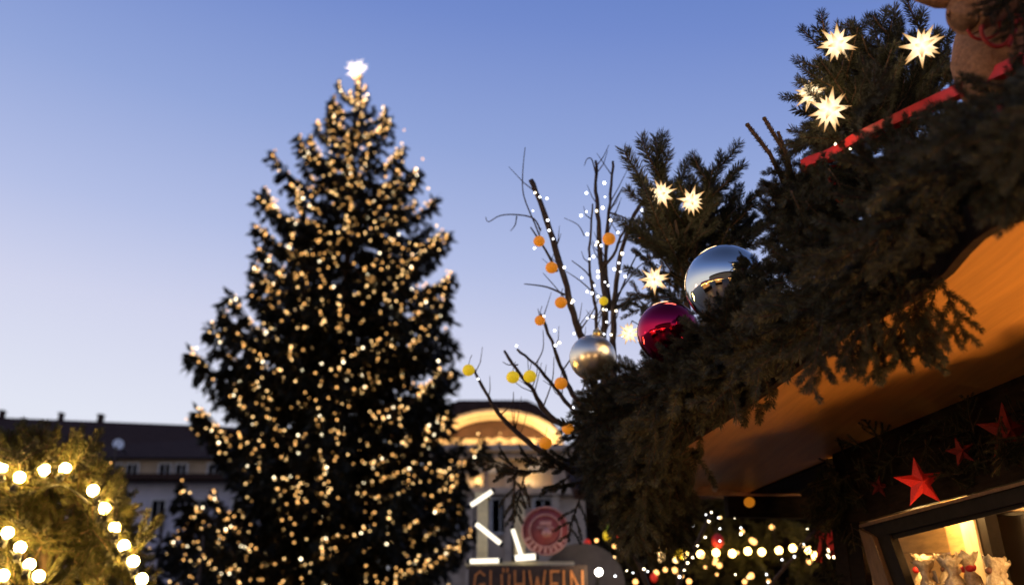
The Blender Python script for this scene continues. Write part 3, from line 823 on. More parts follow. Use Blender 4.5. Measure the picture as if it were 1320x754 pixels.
# ---- two little firs standing on the roof edge
def bouquet(name, label, root_px, d0, tips, d1, fill, poly, seed, meshes, keep=()):
    r = random.Random(seed)
    base = P(*root_px, d0)
    t = empty(name, base); tag(t, label, 'fir')
    m = MB(); m.tube([base + Vector((0, 0, -.1)), base, base.lerp(P(*tips[0], d1), .5)], [.016, .013, .006], 7); obj('trunk', m, M['bark'], t)
    for i, tp in enumerate(tips):
        q_ = P(*tp, d1 + r.uniform(-.1, .12))
        st = base.lerp(q_, r.uniform(.05, .2)) + Vector((r.gauss(0, .02), r.gauss(0, .02), 0))
        place_spray(t, r.choice(meshes), st, q_, None)
    k = tries = 0
    while k < fill and tries < 20000:
        tries += 1
        a = P(r.uniform(min(p[0] for p in poly), max(p[0] for p in poly)), r.uniform(min(p[1] for p in poly), max(p[1] for p in poly)), r.uniform(d0 - .1, d0 + .28))
        d = ((a - base).normalized() + rv(r) * .7 + Vector((0, 0, .15))).normalized(); sc = r.uniform(.45, .9)
        x0, y0, _ = proj(a); x1, y1, dd = proj(a + d * .3 * sc)
        if not (inside(poly, x0, y0) and inside(poly, x1, y1)): continue
        if any(math.hypot(x1 - kx, y1 - ky) < kr or math.hypot((x0 + x1) / 2 - kx, (y0 + y1) / 2 - ky) < kr for kx, ky, kr in keep) and dd < d0 + .12: continue
        link('fir_branch', r.choice(meshes), t, aim(a, d, sc, r.uniform(0, 6.28))); k += 1
    return t
STARS = [(1079, 57, 2.52, 25), (1188, 60, 2.42, 27), (1045, 121, 2.62, 22), (1070, 142, 2.5, 27), (853, 250, 3.75, 19), (891, 259, 3.7, 19), (843, 360, 3.7, 19), (811, 429, 3.9, 15)]
keep = [(x, y, r_s * .9) for x, y, d, r_s in STARS]
bouquet('small_fir', 'small dark fir with four lit paper stars, standing on the roof by the burlap figure', (1150, 195), 2.62,
        [(1048, 40), (1096, 30), (1117, 26), (1131, 27), (1056, 66), (1050, 90), (1030, 108), (1028, 160), (1222, 22), (1204, 48), (1150, 60), (1176, 90), (1020, 178)], 2.6, 46,
        [(1070, 60), (1100, 42), (1140, 60), (1160, 92), (1200, 80), (1215, 40), (1235, 40), (1240, 100), (1220, 150), (1130, 200), (1040, 205), (1020, 175), (1050, 150), (1045, 100)], 51, SPR_D + SPR, keep)
bouquet('small_fir', 'small fir with lit paper stars, standing on the eave above the silver bauble', (885, 385), 3.95,
        [(856, 180), (852, 205), (916, 196), (902, 212), (945, 236), (950, 250), (822, 248), (826, 282), (815, 330), (800, 380), (985, 262), (960, 280), (1000, 268), (825, 400), (930, 300), (870, 240)], 3.9, 50,
        [(858, 225), (885, 240), (930, 240), (960, 262), (985, 275), (985, 310), (940, 315), (900, 340), (880, 400), (800, 420), (800, 370), (830, 330), (815, 300), (835, 270)], 52, SPR_D + SPR, keep)
sh_ = empty('fir_shoots', P(1015, 232, 2.75)); tag(sh_, 'bare upright fir shoots poking up beside the curled end of the red sled', 'twigs')
for a, b_, s_ in (((1010, 235), (974, 157), 1), ((1022, 230), (996, 150), 1.02), ((1016, 208), (1003, 196), .6), ((1022, 236), (1012, 170), .9)):
    a, b_ = P(*a, 2.75), P(*b_, 2.72)
    link('shoot', SHOOT[0], sh_, aim(a, b_ - a, (b_ - a).length / .17, 0))

# ================================================================== STARS, BAUBLES, SLED, FIGURE
sm = MB(); sm.lathe([(.22, .12), (.11, .5), (.004, 1)], 4); ray_long = sm.mesh('spike', M['star'])
sm = MB(); sm.lathe([(.2, .12), (.1, .42), (.004, .74)], 4); ray_short = sm.mesh('spike', M['star'])
SLAB = ['lit paper star at the upper tip of the small roof fir, apart from the others', 'lit paper star on the roof fir nearest the burlap figure', 'lit paper star half hidden behind another, at the edge of the roof fir',
        'lit paper star in front of another, low on the roof fir', 'lit paper star on the outer twigs of the fir above the baubles', 'lit paper star in the middle of the fir above the baubles',
        'lit paper star just above the red bauble', 'small blurred paper star between the red and the satin bauble']
r_ = random.Random(17)
def fib(n):
    for i in range(n):
        z = 1 - 2 * (i + .5) / n; a = i * 2.39996; s_ = math.sqrt(1 - z * z); yield Vector((s_ * math.cos(a), s_ * math.sin(a), z))
for k, (x, y, d, rr) in enumerate(STARS):
    c = P(x, y, d); sz = rr / FPX * d * 1.12
    t = empty('paper_star', c); tag(t, SLAB[k], 'star', 'lit paper stars on the roof firs')
    tilt = Euler((r_.uniform(0, 3), r_.uniform(0, 3), r_.uniform(0, 3))).to_matrix()
    for i, dv in enumerate(fib(23)):
        dv = tilt @ dv
        link('spike', ray_long if i % 3 else ray_short, t, aim(c, dv, sz, r_.uniform(0, 1.5)) @ Matrix.Rotation(rad(-90), 4, 'X'))
    m = MB(); m.ball((0, 0, 0), .25, 10, 8); link('core', m.mesh('core', M['star']), t, T(c) @ Matrix.Scale(sz, 4))
    m = MB(); m.tube([c + Vector((0, .02, sz * .3)), c + Vector((.02, .05, sz * 1.3)), c + Vector((.05, .12, sz * 1.5))], .0022, 5); obj('cord', m, M['cable'], t)
    ld = bpy.data.lights.new('star_lamp', 'POINT'); ld.energy, ld.color, ld.shadow_soft_size = .6 * (sz / .05) ** 2, (1, .68, .34), sz * .9
    link('star_lamp', ld, t, T(c))
t = string_lights('two tiny clear lights low in the roof fir above the red sled', [P(1077, 186, 2.44), P(1096, 192, 2.42)], [ball_mesh('bulb', .0028, 7, 5, M['tl_c'])], base=P(1085, 180, 2.45))

for (c, r0), mt, lb in zip(BAUB, ('chrome', 'redball', 'satin'), ('large mirror silver bauble half sunk in the fir garland', 'glossy deep red bauble in the garland below the silver one', 'satin silver bauble at the far end of the garland by bare twigs')):
    t = empty('bauble', c); tag(t, lb, 'bauble', 'large baubles in the eave garland')
    ax = Vector((.5, .35, .55)).normalized() if mt != 'satin' else Vector((.2, -.15, 1)).normalized()
    m = MB(); m.ball((0, 0, 0), r0, 64, 40); link('globe', m.mesh('globe', M[mt]), t, T(c))
    m = MB(); m.lathe([(.016, 0), (.018, .002), (.018, .022), (.012, .026), (.001, .026)], 16)
    cp = link('cap', m.mesh('cap', M['gold']), t, T(c + ax * (r0 - .004)) @ ax.to_track_quat('Z', 'Y').to_matrix().to_4x4())
    m = MB(); m.tube([(.008 * math.cos(a / 8 * math.pi), 0, .024 + .014 * math.sin(a / 8 * math.pi)) for a in range(9)], .0014, 5); link('loop', m.mesh('loop', M['gold']), cp, WM[cp])

# red sled whose runner rises to a curl, lying along the roof edge
sl = empty('sled', P(1180, 142, 2.32)); tag(sl, 'red wooden sled lying in fir boughs on the roof edge', 'sled')
def runner(off):
    px = [(1420, 30, 1.8), (1318, 80, 2.0), (1250, 112, 2.14), (1185, 142, 2.3), (1110, 177, 2.5), (1072, 200, 2.6), (1048, 208, 2.66), (1038, 213, 2.68), (1048, 222, 2.68), (1064, 236, 2.68), (1095, 262, 2.66), (1108, 272, 2.64)]
    m = MB(); p = [P(*a) + off for a in px]
    for a, b_ in zip(p, p[1:]):
        m.bar(a, b_ + (b_ - a).normalized() * .004, .026, .026)
    return obj('runner', m, M['redpaint'], sl)
runner(Vector((0, 0, 0))); runner(Vector((.24, .06, .02)))
for px in ((1255, 105, 2.12), (1345, 62, 1.96)):
    a = P(*px); m = MB()
    m.bar(a + Vector((0, 0, .005)), a + Vector((.03, .0, -.075)), .02, .02); m.bar(a + Vector((.002, 0, -.07)), a + Vector((.25, .06, -.06)), .022, .022)
    m.tube([a + Vector((-.014, -.02, .012)), a + Vector((-.016, .015, .0)), a + Vector((-.012, .03, -.02))], .006, 7)
    obj('strut', m, M['redpaint'], sl)
m = MB()
a, b_ = P(1052, 212, 2.66), P(1062, 232, 2.68)
m.add([a, a + Vector((.25, .06, .02)), b_ + Vector((.25, .06, .02)), b_, a + Vector((0, .02, .008)), a + Vector((.25, .08, .028)), b_ + Vector((.25, .08, .025)), b_ + Vector((0, .02, .005))],
      [(0, 1, 2, 3), (7, 6, 5, 4), (0, 4, 5, 1), (1, 5, 6, 2), (2, 6, 7, 3), (3, 7, 4, 0)]); obj('front_board', m, M['redpaint'], sl)

# burlap figure sitting on it
fg = empty('burlap_figure', P(1290, 100, 2.1)); tag(fg, 'brown burlap figure with red cord loops sitting above the red sled', 'figure')
m = MB(); nn = 28
path = [(1292, 118, .072), (1283, 100, .078), (1280, 82, .083), (1283, 62, .084), (1288, 42, .082), (1294, 20, .08), (1300, -10, .085), (1306, -45, .08), (1312, -90, .055), (1314, -130, .01)]
m.tube([P(x, y, 2.13) for x, y, _ in path], [r0 for *_, r0 in path], nn)
m.v = [tuple(Vector(v) + rv().lerp(Vector(), 1) + Vector((1, .5, .2)) * .012 * noise.noise(Vector(v) * 14) + Vector((.3, 1, .6)) * .006 * noise.noise(Vector(v) * 40)) for v in m.v]
obj('body', m, M['burlap'], fg)
def cuff():
    pts_ = [(1318, -22), (1292, -8), (1272, 4), (1257, 13), (1246, 19), (1243, 21)]
    rr = [.055, .05, .046, .043, .043, .040]
    m = MB(); p = [P(x, y, 2.02 - .004 * i) for i, (x, y) in enumerate(pts_)]
    m.tube(p, rr, 24, 0, False)
    d = (p[-1] - p[-2]).normalized()
    m.tube([p[-1], p[-1] + d * .004, p[-1] - d * .004], [.040, .03, .024], 24, 0, False)
    m.tube([p[-1] - d * .004, p[-1] - d * .05], [.024, .022], 24, 1)
    m.v = [tuple(Vector(v) + Vector((.4, .4, 1)) * .007 * noise.noise(Vector(v) * 22)) for v in m.v]
    return m
obj('sleeve', cuff(), [M['burlap'], M['burlap_shade']], fg)
m = MB(); pts_ = [(1178, -1, .003), (1190, 0, .010), (1205, 0, .018), (1222, -4, .026), (1245, -12, .034), (1275, -22, .04), (1300, -30, .042)]
m.tube([P(x, y, 2.08) for x, y, _ in pts_], [r0 for *_, r0 in pts_], 18)
m.v = [tuple(Vector(v) + Vector((.2, .4, 1)) * .004 * noise.noise(Vector(v) * 25)) for v in m.v]
obj('drooping_tip', m, M['burlap'], fg)
def cord(pts_, d, r0=.0035):
    # smooth closed-ish loop through photo points
    p = [P(x, y, d) for x, y in pts_]; q_ = []
    for i in range(len(p) - 1):
        p0, p1, p2, p3 = p[max(i - 1, 0)], p[i], p[i + 1], p[min(i + 2, len(p) - 1)]
        for s_ in range(6):
            u = s_ / 6
            q_.append(.5 * ((2 * p1) + (p2 - p0) * u + (2 * p0 - 5 * p1 + 4 * p2 - p3) * u * u + (3 * p1 - p0 - 3 * p2 + p3) * u ** 3))
    q_.append(p[-1]); m = MB(); m.tube(q_, r0, 6); return m
cd = obj('cord', cord([(1247, 38), (1253, 47), (1264, 51), (1276, 49), (1286, 42), (1289, 33), (1286, 20)], 2.0), M['redcord'], fg)
obj('cord', cord([(1267, 30), (1265, 40), (1270, 52), (1282, 60), (1294, 58), (1303, 48), (1306, 36), (1316, 24), (1330, 10)], 1.985, .0045), M['redcord'], fg)
obj('cord', cord([(1300, 60), (1308, 40), (1310, 20), (1322, 34), (1335, 40)], 1.98, .0045), M['redcord'], fg)
for a, b_ in (((1320, -30), (1262, 32)), ((1330, -10), (1285, 42)), ((1335, 5), (1300, 62)), ((1335, -30), (1290, 20)), ((1340, 20), (1310, 80)), ((1310, -40), (1275, 18))):
    pass
fs = empty('fir_sprig', P(1318, 10, 1.93)); tag(fs, 'dark fir sprigs tucked into the arm of the burlap figure', 'sprig')
for a, b_ in (((1325, -30), (1268, 30)), ((1335, -10), (1285, 36)), ((1340, 5), (1303, 56)), ((1340, -30), (1290, 14)), ((1345, 30), (1316, 78)), ((1320, -40), (1282, 8)), ((1350, 50), (1322, 110))):
    place_spray(fs, R.choice(SPR_D), P(*a, 1.93), P(*b_, 1.92), .5 * (P(*a, 1.93) - P(*b_, 1.92)).length / .15)

# ================================================================== RED STARS OVER THE WINDOW
def red_star(px, py, rr, off, rot, label, mt='redpaper_shade'):
    c = on_front(px, py, off); d = (c - EYE).length; r0 = rr / FPX * d * 1.03
    m = MB(); vs = [Vector((0, .32, 0)), Vector((0, -.18, 0))]; fs_ = []
    for k in range(10):
        a = math.pi / 2 + k * math.pi / 5; q_ = 1 if k % 2 == 0 else .40
        vs.append(Vector((q_ * math.cos(a), 0, q_ * math.sin(a))))
    for k in range(10):
        i, j = 2 + k, 2 + (k + 1) % 10; fs_ += [(0, i, j), (1, j, i)]
    face = (EYE - c); face.z = 0
    mw = T(c) @ Matrix((face.normalized().cross(Vector((0, 0, -1))) * -1, face.normalized(), Vector((0, 0, 1)))).transposed().to_4x4()
    m.add(vs, fs_)
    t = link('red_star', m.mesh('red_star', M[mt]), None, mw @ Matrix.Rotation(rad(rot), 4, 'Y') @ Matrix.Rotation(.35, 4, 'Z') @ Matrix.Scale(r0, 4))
    return tag(t, label, 'star', 'red paper stars over the stall window')
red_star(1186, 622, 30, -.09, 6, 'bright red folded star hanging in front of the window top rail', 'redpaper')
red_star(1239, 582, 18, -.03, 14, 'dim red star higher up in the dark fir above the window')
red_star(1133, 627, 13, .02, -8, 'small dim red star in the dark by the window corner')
red_star(1299, 556, 34, .0, 2, 'large red star darkened as in shade near the outer end of the header')
hg = empty('fir_garland', on_front(1200, 610)); tag(hg, 'dark fir garland along the header above the lit window', 'garland')
r_ = random.Random(77)
for k in range(70):
    px = r_.uniform(1040, 1420); yb = 655 - (px - 1120) * .25
    a = on_front(px, yb - r_.uniform(14, 80), r_.uniform(-.05, .03))
    if any(math.hypot(px - sx, proj(a)[1] - sy) < sr for sx, sy, sr in ((1186, 622, 44), (1239, 582, 26))): a = a - FN * .05
    d = (WU * r_.gauss(0, 1) + FUP * r_.gauss(-.1, .6) + FN * r_.uniform(-.1, .25)).normalized()
    sc = r_.uniform(.3, .5)
    x1, y1, _ = proj(a + d * .3 * sc)
    if y1 > 672 - (x1 - 1110) * .25: continue
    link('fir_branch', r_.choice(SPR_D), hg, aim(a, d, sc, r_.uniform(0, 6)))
pg = empty('fir_garland', on_front(1080, 700)); tag(pg, 'dark fir boughs wound round the post at the window corner', 'garland')
for k in range(46):
    a = on_front(r_.uniform(1045, 1105), r_.uniform(600, 760), r_.uniform(-.02, .1))
    d = Vector((r_.gauss(-.2, .5), r_.gauss(-.2, .4), -1)).normalized(); sc = r_.uniform(.35, .6)
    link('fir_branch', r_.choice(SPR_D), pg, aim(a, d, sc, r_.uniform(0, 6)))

# scalloped trim on the far end of the eave
m = MB(); ya = 5.24
xa, xb = Py(785, 636, ya), Py(1032, 637, ya)
m.box((xa + xb) / 2, ((xb - xa).length, .02, .018))
ft = obj('end_trim', m, M['fringe'], stall)
nsc = 9
for k in range(nsc):
    c = xa.lerp(xb, (k + .5) / nsc) + Vector((0, .003, .008)); m = MB(); n_ = 10; wd = (xb - xa).length / nsc * .42
    a = [c + Vector((wd * math.cos(math.pi * i / n_), 0, .035 * math.sin(math.pi * i / n_))) for i in range(n_ + 1)]
    m.add(a + [p + Vector((0, .014, 0)) for p in a], [tuple(range(n_ + 1)), tuple(reversed(range(n_ + 1, 2 * n_ + 2)))] + [(i, n_ + 1 + i, n_ + 2 + i, i + 1) for i in range(n_)])
    obj('scallop', m, M['fringe'], ft)

# ================================================================== BARE BRANCHES WITH LANTERN BALLS
def smooth(p):
    q_ = []
    for i in range(len(p) - 1):
        p0, p1, p2, p3 = p[max(i - 1, 0)], p[i], p[i + 1], p[min(i + 2, len(p) - 1)]
        for s_ in range(4):
            u = s_ / 4
            q_.append(.5 * ((2 * p1) + (p2 - p0) * u + (2 * p0 - 5 * p1 + 4 * p2 - p3) * u * u + (3 * p1 - p0 - 3 * p2 + p3) * u ** 3))
    q_.append(p[-1]); return q_
fairy_pts = []
def bare_bush(label, limbs, twigs, base, seed):
    r = random.Random(seed)
    t = empty('bare_bush', base); tag(t, label, 'bare branches')
    for px, d, w0, w1, nl in limbs:
        p = smooth([P(x, y, d + r.gauss(0, .02)) for x, y in px]); n = len(p)
        p = [v + rv(r) * .0035 for v in p]
        m = MB(); m.tube(p, [(w0 + (w1 - w0) * i / (n - 1)) * d / FPX * .6 * r.uniform(.88, 1.12) for i in range(n)], 7)
        obj('limb', m, M['twig'], t)
        for k in range(nl):
            u = r.random(); j = min(n - 2, int(u * (n - 1)))
            r.random() < .5 and fairy_pts.append(p[j].lerp(p[j + 1], r.random()) + Vector((r.gauss(0, .012), -.03, r.gauss(0, .012))))
        for k in range(int(len(px) * 1.3)):                       # short side twigs
            j = r.randrange(1, n - 1); a = p[j]; dr = (p[j] - p[j - 1]).normalized()
            s_ = (dr + Vector((r.choice((-1, 1)) * r.uniform(.4, 1), r.gauss(0, .5), r.gauss(.1, .3)))).normalized() * r.uniform(.05, .16)
            m = MB(); m.tube([a, a + s_ * .5 + rv(r) * .008, a + s_ + Vector((0, 0, .02))], [.003, .0022, .0012], 5); obj('twig', m, M['twig'], t)
    for px, d, w0 in twigs:
        p = smooth([P(x, y, d + r.gauss(0, .02)) for x, y in px]); m = MB(); m.tube(p, [w0 * d / FPX * .5 * (1 - .6 * i / (len(p) - 1)) for i in range(len(p))], 5)
        obj('twig', m, M['twig'], t)
DB = 4.55
bare_bush('tall bunch of bare brown branches standing up behind the satin bauble',
  [([(772, 520), (760, 470), (752, 440), (742, 415), (730, 370), (716, 322), (700, 270), (685, 232)], DB, 9.5, 5.5, 9),
   ([(782, 520), (778, 470), (777, 440), (780, 395), (775, 340), (771, 285), (768, 246), (768, 207)], DB, 10, 3, 14),
   ([(790, 520), (790, 440), (791, 400), (796, 350), (808, 300), (826, 261)], DB - .05, 8, 4, 8),
   ([(786, 400), (781, 340), (783, 295), (787, 250), (790, 207)], DB, 5, 2.6, 3),
   ([(770, 440), (768, 400), (761, 350), (760, 310), (764, 262)], DB, 4, 2, 9),
   ([(776, 345), (790, 330), (803, 300), (810, 290)], DB, 3.5, 2.5, 1)],
  [([(718, 350), (703, 322), (684, 293)], DB, 4.5), ([(698, 310), (690, 290), (675, 252), (674, 220), (677, 190)], DB, 2.4), ([(697, 298), (688, 282), (667, 277), (645, 278), (630, 286), (626, 280)], DB, 2.4),
   ([(666, 279), (664, 290), (658, 298)], DB, 2), ([(728, 380), (705, 370), (676, 366)], DB, 3.2), ([(766, 366), (755, 350), (737, 336)], DB, 2.6), ([(753, 304), (745, 290), (727, 281)], DB, 1.8),
   ([(786, 272), (795, 255), (803, 241)], DB, 2.4), ([(785, 274), (803, 280), (810, 284)], DB, 3), ([(768, 225), (763, 206), (757, 205), (753, 214)], DB, 2), ([(742, 415), (728, 385), (700, 352)], DB, 2.2), ([(790, 400), (815, 340), (828, 318)], DB, 3),
   ([(790, 390), (822, 345), (840, 338)], DB, 2.6), ([(768, 380), (748, 362), (730, 350)], DB, 2.2), ([(745, 430), (765, 400), (772, 380)], DB, 2.4)], P(780, 520, DB), 61)
bare_bush('low spray of bare twigs leaning out beside the lit spruce',
  [([(760, 560), (720, 545), (700, 525), (685, 500), (665, 475), (651, 452)], DB + .1, 7, 3, 5), ([(770, 560), (735, 525), (715, 500), (690, 470), (667, 451)], DB + .1, 5.5, 2.6, 5),
   ([(765, 540), (738, 508), (725, 478), (711, 440), (697, 405)], DB + .05, 6, 3, 7), ([(740, 610), (695, 580), (670, 560), (645, 535), (625, 505), (610, 476)], DB + .2, 6.5, 3, 5)],
  [([(700, 525), (712, 490), (714, 460)], DB, 2.2), ([(725, 478), (740, 455), (748, 430)], DB, 2.4), ([(690, 470), (700, 450), (700, 425)], DB, 2), ([(645, 535), (660, 520), (662, 505)], DB, 2.2), ([(668, 470), (655, 470), (648, 466)], DB, 2),
   ([(735, 525), (752, 500), (754, 480)], DB, 2.6), ([(670, 560), (650, 545), (640, 520)], DB, 2.4)], P(760, 570, DB), 62)
bare_bush('bare twigs with clear lights in front of the bulb-lit stall under the canopy',
  [([(862, 800), (878, 740), (895, 705), (916, 664)], 5.7, 5.5, 3.5, 6), ([(960, 800), (1000, 745), (1030, 708), (1062, 668)], 5.7, 4.5, 2.5, 3), ([(850, 800), (825, 730), (800, 690), (780, 668)], 5.7, 7, 3, 8)],
  [([(895, 705), (880, 690), (868, 680)], 5.7, 2), ([(1012, 730), (1000, 700), (996, 672)], 5.7, 2), ([(825, 730), (835, 700), (838, 672)], 5.7, 2.4)], P(880, 800, 5.7), 63)
fairy_pts += [P(x, y, DB - .08) for x, y in ((756, 249), (779, 236), (780, 254), (777, 268), (769, 272), (756, 273), (749, 278), (705, 256), (696, 254), (687, 272), (706, 284), (713, 308), (689, 320), (787, 284), (817, 309), (819, 283), (828, 271), (757, 302),
               (770, 312), (768, 316), (765, 331), (760, 334), (802, 327), (792, 347), (771, 350), (771, 357), (750, 358), (784, 368), (757, 376), (763, 378), (771, 382), (740, 430), (803, 433), (812, 427), (715, 426), (757, 410), (764, 408), (782, 415), (794, 400), (716, 445))]
fairy_pts += [P(x, y, 5.5) for x, y in ((917, 660), (910, 663), (914, 672), (926, 667), (947, 667), (976, 660), (1014, 657), (928, 681), (955, 680), (955, 688), (1041, 681), (1036, 701), (928, 697), (909, 692), (894, 677), (899, 703), (948, 740), (988, 740), (990, 750),
               (812, 695), (822, 700), (800, 707), (796, 708), (808, 735), (816, 738), (830, 733), (876, 743), (835, 736), (793, 742), (1008, 721))]
FB = [ball_mesh('bulb', .0058, 8, 5, M['fairy']), ball_mesh('bulb', .0058, 8, 5, M['tl_c'])]
string_lights('cool white fairy lights wound along the bare branches', fairy_pts, FB, smin=.6, smax=1.15, weights=(70, 30), base=P(775, 500, DB))
om = ball_mesh('lantern', .029, 18, 12, M['orange']); ym = ball_mesh('lantern', .029, 18, 12, M['yellow'])
OL = [(695, 311, 7.5, 0, 'orange paper ball on the outermost tall bare branch, upper'), (711, 345, 8, 0, 'orange paper ball lower on the outermost tall bare branch'), (785, 308, 8.5, 0, 'orange paper ball in the middle of the tall bare branches'),
      (829, 306, 6.5, 0, 'orange paper ball half behind the fir with stars'), (723, 390, 8, 0, 'orange paper ball beside the thick bare branch above the satin bauble'), (696, 413, 7, 0, 'dim orange paper ball at the tip of the low spray'),
      (778, 388, 6, 1, 'small yellow paper ball between the upright bare branches'), (723, 494, 8.5, 0, 'orange paper ball just beside the satin bauble'), (604, 477, 8, 1, 'yellow paper ball against the edge of the lit spruce'),
      (661, 486, 8.5, 1, 'yellow paper ball, outer one of the yellow pair on the low spray'), (683, 485, 8.5, 1, 'yellow paper ball, inner one of the yellow pair on the low spray'), (732, 552, 8, 0, 'orange paper ball against the fir garland below the satin bauble'),
      (703, 571, 8.5, 0, 'orange paper ball in front of the arched pediment'), (966, 647, 7, 0, 'amber paper ball hanging from the scalloped trim')]
for x, y, rr, k, lb in OL:
    d = DB - .1 if x < 900 else 5.15; c = P(x, y, d); s_ = rr / FPX * d / .029
    t = empty('paper_ball', c); tag(t, lb, 'lantern', 'paper balls on the bare branches')
    link('lantern', ym if k else om, t, T(c) @ Matrix.Diagonal((s_, s_, s_ * .94, 1)))
    m = MB(); m.tube([c + Vector((0, 0, .025 * s_)), c + Vector((.006, .02, .06)), c + Vector((.012, .05, .085))], .0016, 5); obj('stalk', m, M['twig'], t)

# ================================================================== MULLED WINE STALL SIGN
DS = 9.0
ws = empty('wine_stall', P(680, 760, DS) * 1); tag(ws, 'mulled wine stall front with two cream posts and white light bars', 'stall')
for px, yt in ((621, 640), (669, 645)):
    a = Py(px + 1, yt, DS); bz = Py(px, 790, DS); m = MB(); m.box((a.x, DS + .1, a.z / 2), (.095, .095, a.z)); m.box((a.x, DS + .1, a.z + .02), (.14, .14, .05)); obj('post', m, M['cream'], ws)
a, b_ = Py(600, 727, DS), Py(740, 727, DS)
m = MB(); m.box((a + b_) / 2 + Vector((0, .1, 0)), (b_.x - a.x, .3, .04)); obj('ledge', m, M['cream'], ws)
m = MB(); m.box(((a.x + b_.x) / 2, DS + .5, 1.0), (b_.x - a.x + 1, .3, 2.0)); obj('counter', m, M['darkwood'], ws)
TL = ['white light bar rising outward beside the first cream post', 'white light bar falling across the first cream post', 'short white light bar lying on the ledge under the first cream post', 'white light bar leaning on the second cream post', 'short white light bar on the ledge under the second cream post']
for (x0, y0, x1, y1, w_), lb in zip(((607, 651, 634, 633, .045), (614, 675, 645, 700, .045), (606, 723, 643, 722, .045), (661, 682, 672, 716, .04), (664, 719, 690, 717, .06)), TL):
    p, q_ = Py(x0, y0, DS - .12), Py(x1, y1, DS - .12)
    t = empty('light_bar', p.lerp(q_, .5)); tag(t, lb, 'light', 'white light bars of the wine stall')
    m = MB(); m.tube([p, q_], w_ * .42, 8); obj('tube', m, M['tube'], t)
    m = MB(); dv = (q_ - p).normalized(); m.tube([p - dv * .03, p], w_ * .48, 8); m.tube([q_, q_ + dv * .03], w_ * .48, 8); obj('cap', m, M['cable'], t)
# sign with hand painted letters
sg0, sg1 = Py(604, 728, DS - .2), Py(757, 727, DS - .2)
sg = empty('sign', Vector((sg0.x, DS - .2, sg0.z - .35))); tag(sg, 'dark wooden sign reading GLÜHWEIN in orange painted letters', 'sign')
m = MB(); m.box(((sg0.x + sg1.x) / 2, DS - .17, sg0.z - .25), (sg1.x - sg0.x, .04, .5)); obj('board', m, M['sign'], sg)
GL = {'G': [((.9, .85), (.55, 1)), ((.55, 1), (.2, .85)), ((.2, .85), (.1, .5)), ((.1, .5), (.25, .12)), ((.25, .12), (.6, 0)), ((.6, 0), (.9, .2)), ((.9, .2), (.9, .5)), ((.9, .5), (.55, .48))],
      'L': [((.15, 1), (.15, 0)), ((.15, 0), (.85, 0))], 'Ü': [((.12, .85), (.18, .15)), ((.18, .15), (.5, 0)), ((.5, 0), (.82, .15)), ((.82, .15), (.88, .85)), ((.3, 1), (.3, 1.1)), ((.7, 1), (.7, 1.1))],
      'H': [((.12, 1), (.12, 0)), ((.88, 1), (.88, 0)), ((.12, .5), (.88, .5))], 'W': [((.02, 1), (.25, 0)), ((.25, 0), (.5, .75)), ((.5, .75), (.75, 0)), ((.75, 0), (.98, 1))],
      'E': [((.15, 1), (.15, 0)), ((.15, 1), (.9, 1)), ((.15, .52), (.75, .52)), ((.15, 0), (.9, 0))], 'I': [((.5, 1), (.5, 0))], 'N': [((.12, 0), (.12, 1)), ((.12, 1), (.88, 0)), ((.88, 0), (.88, 1))]}
lay = [('G', 610, 626), ('L', 631, 641), ('Ü', 645, 658), ('H', 662, 677), ('W', 682, 703), ('E', 708, 721), ('I', 722, 731), ('N', 734, 753)]
for ch, x0, x1 in lay:
    tl, tr_ = Py(x0, 736, DS - .195), Py(x1, 736, DS - .195); wd = tr_.x - tl.x; ht = .21
    m = MB()
    for (u0, v0), (u1, v1) in GL[ch]:
        p, q_ = Vector((tl.x + u0 * wd, DS - .195, tl.z - ht + v0 * ht)), Vector((tl.x + u1 * wd, DS - .195, tl.z - ht + v1 * ht))
        dv = (q_ - p).normalized() * .008; m.bar(p - dv, q_ + dv + Vector((0, R.uniform(-.001, .001), 0)), .016, .017, Vector((0, 1, 0)))
    obj('letter', m, M['letter'], sg)
# round red plaque
pc = Py(703, 684, DS - .05); r0 = 27 / FPX * (DS + 1)
t = empty('round_plaque', pc); tag(t, 'round dusty red plaque with a pale rim above the wine sign', 'plaque')
rt = Matrix.Rotation(rad(90), 3, 'X')
m = MB(); m.lathe([(.001, .02), (r0 * .95, .02), (r0 * .97, 0), (r0 * .95, -.02), (.001, -.02)], 40, 0, pc, rt); obj('disc', m, M['plaque'], t)
for r1, mt in ((.97, 'plaque_pale'), (.66, 'plaque_pale')):
    m = MB(); m.lathe([(r0 * (r1 - .035), .022), (r0 * (r1 - .035), .032), (r0 * (r1 + .035), .032), (r0 * (r1 + .035), .018)], 40, 0, pc, rt); obj('ring', m, M[mt], t)
m = MB()
for k in range(9):
    an = rad(205 + k * 16); c = pc + Vector((math.cos(an) * r0 * .81, -.024, math.sin(an) * r0 * .81))
    m.box(c, (.026, .012, .045), Matrix.Rotation(-(an - rad(270)), 3, 'Y'))
    if k % 2: m.box(c + Vector((.012, -.001, .01)), (.022, .010, .014), Matrix.Rotation(-(an - rad(270)), 3, 'Y'))
obj('lettering', m, M['plaque_pale'], t)
m = MB(); m.ball(pc + Vector((.01, -.03, -.02)), r0 * .22, 12, 8, 0, .8); m.box(pc + Vector((0, -.03, r0 * .3)), (r0 * .5, .02, r0 * .16)); m.box(pc + Vector((0, -.029, r0 * .12)), (r0 * .7, .018, r0 * .09)); obj('emblem', m, M['plaque_pale'], t)
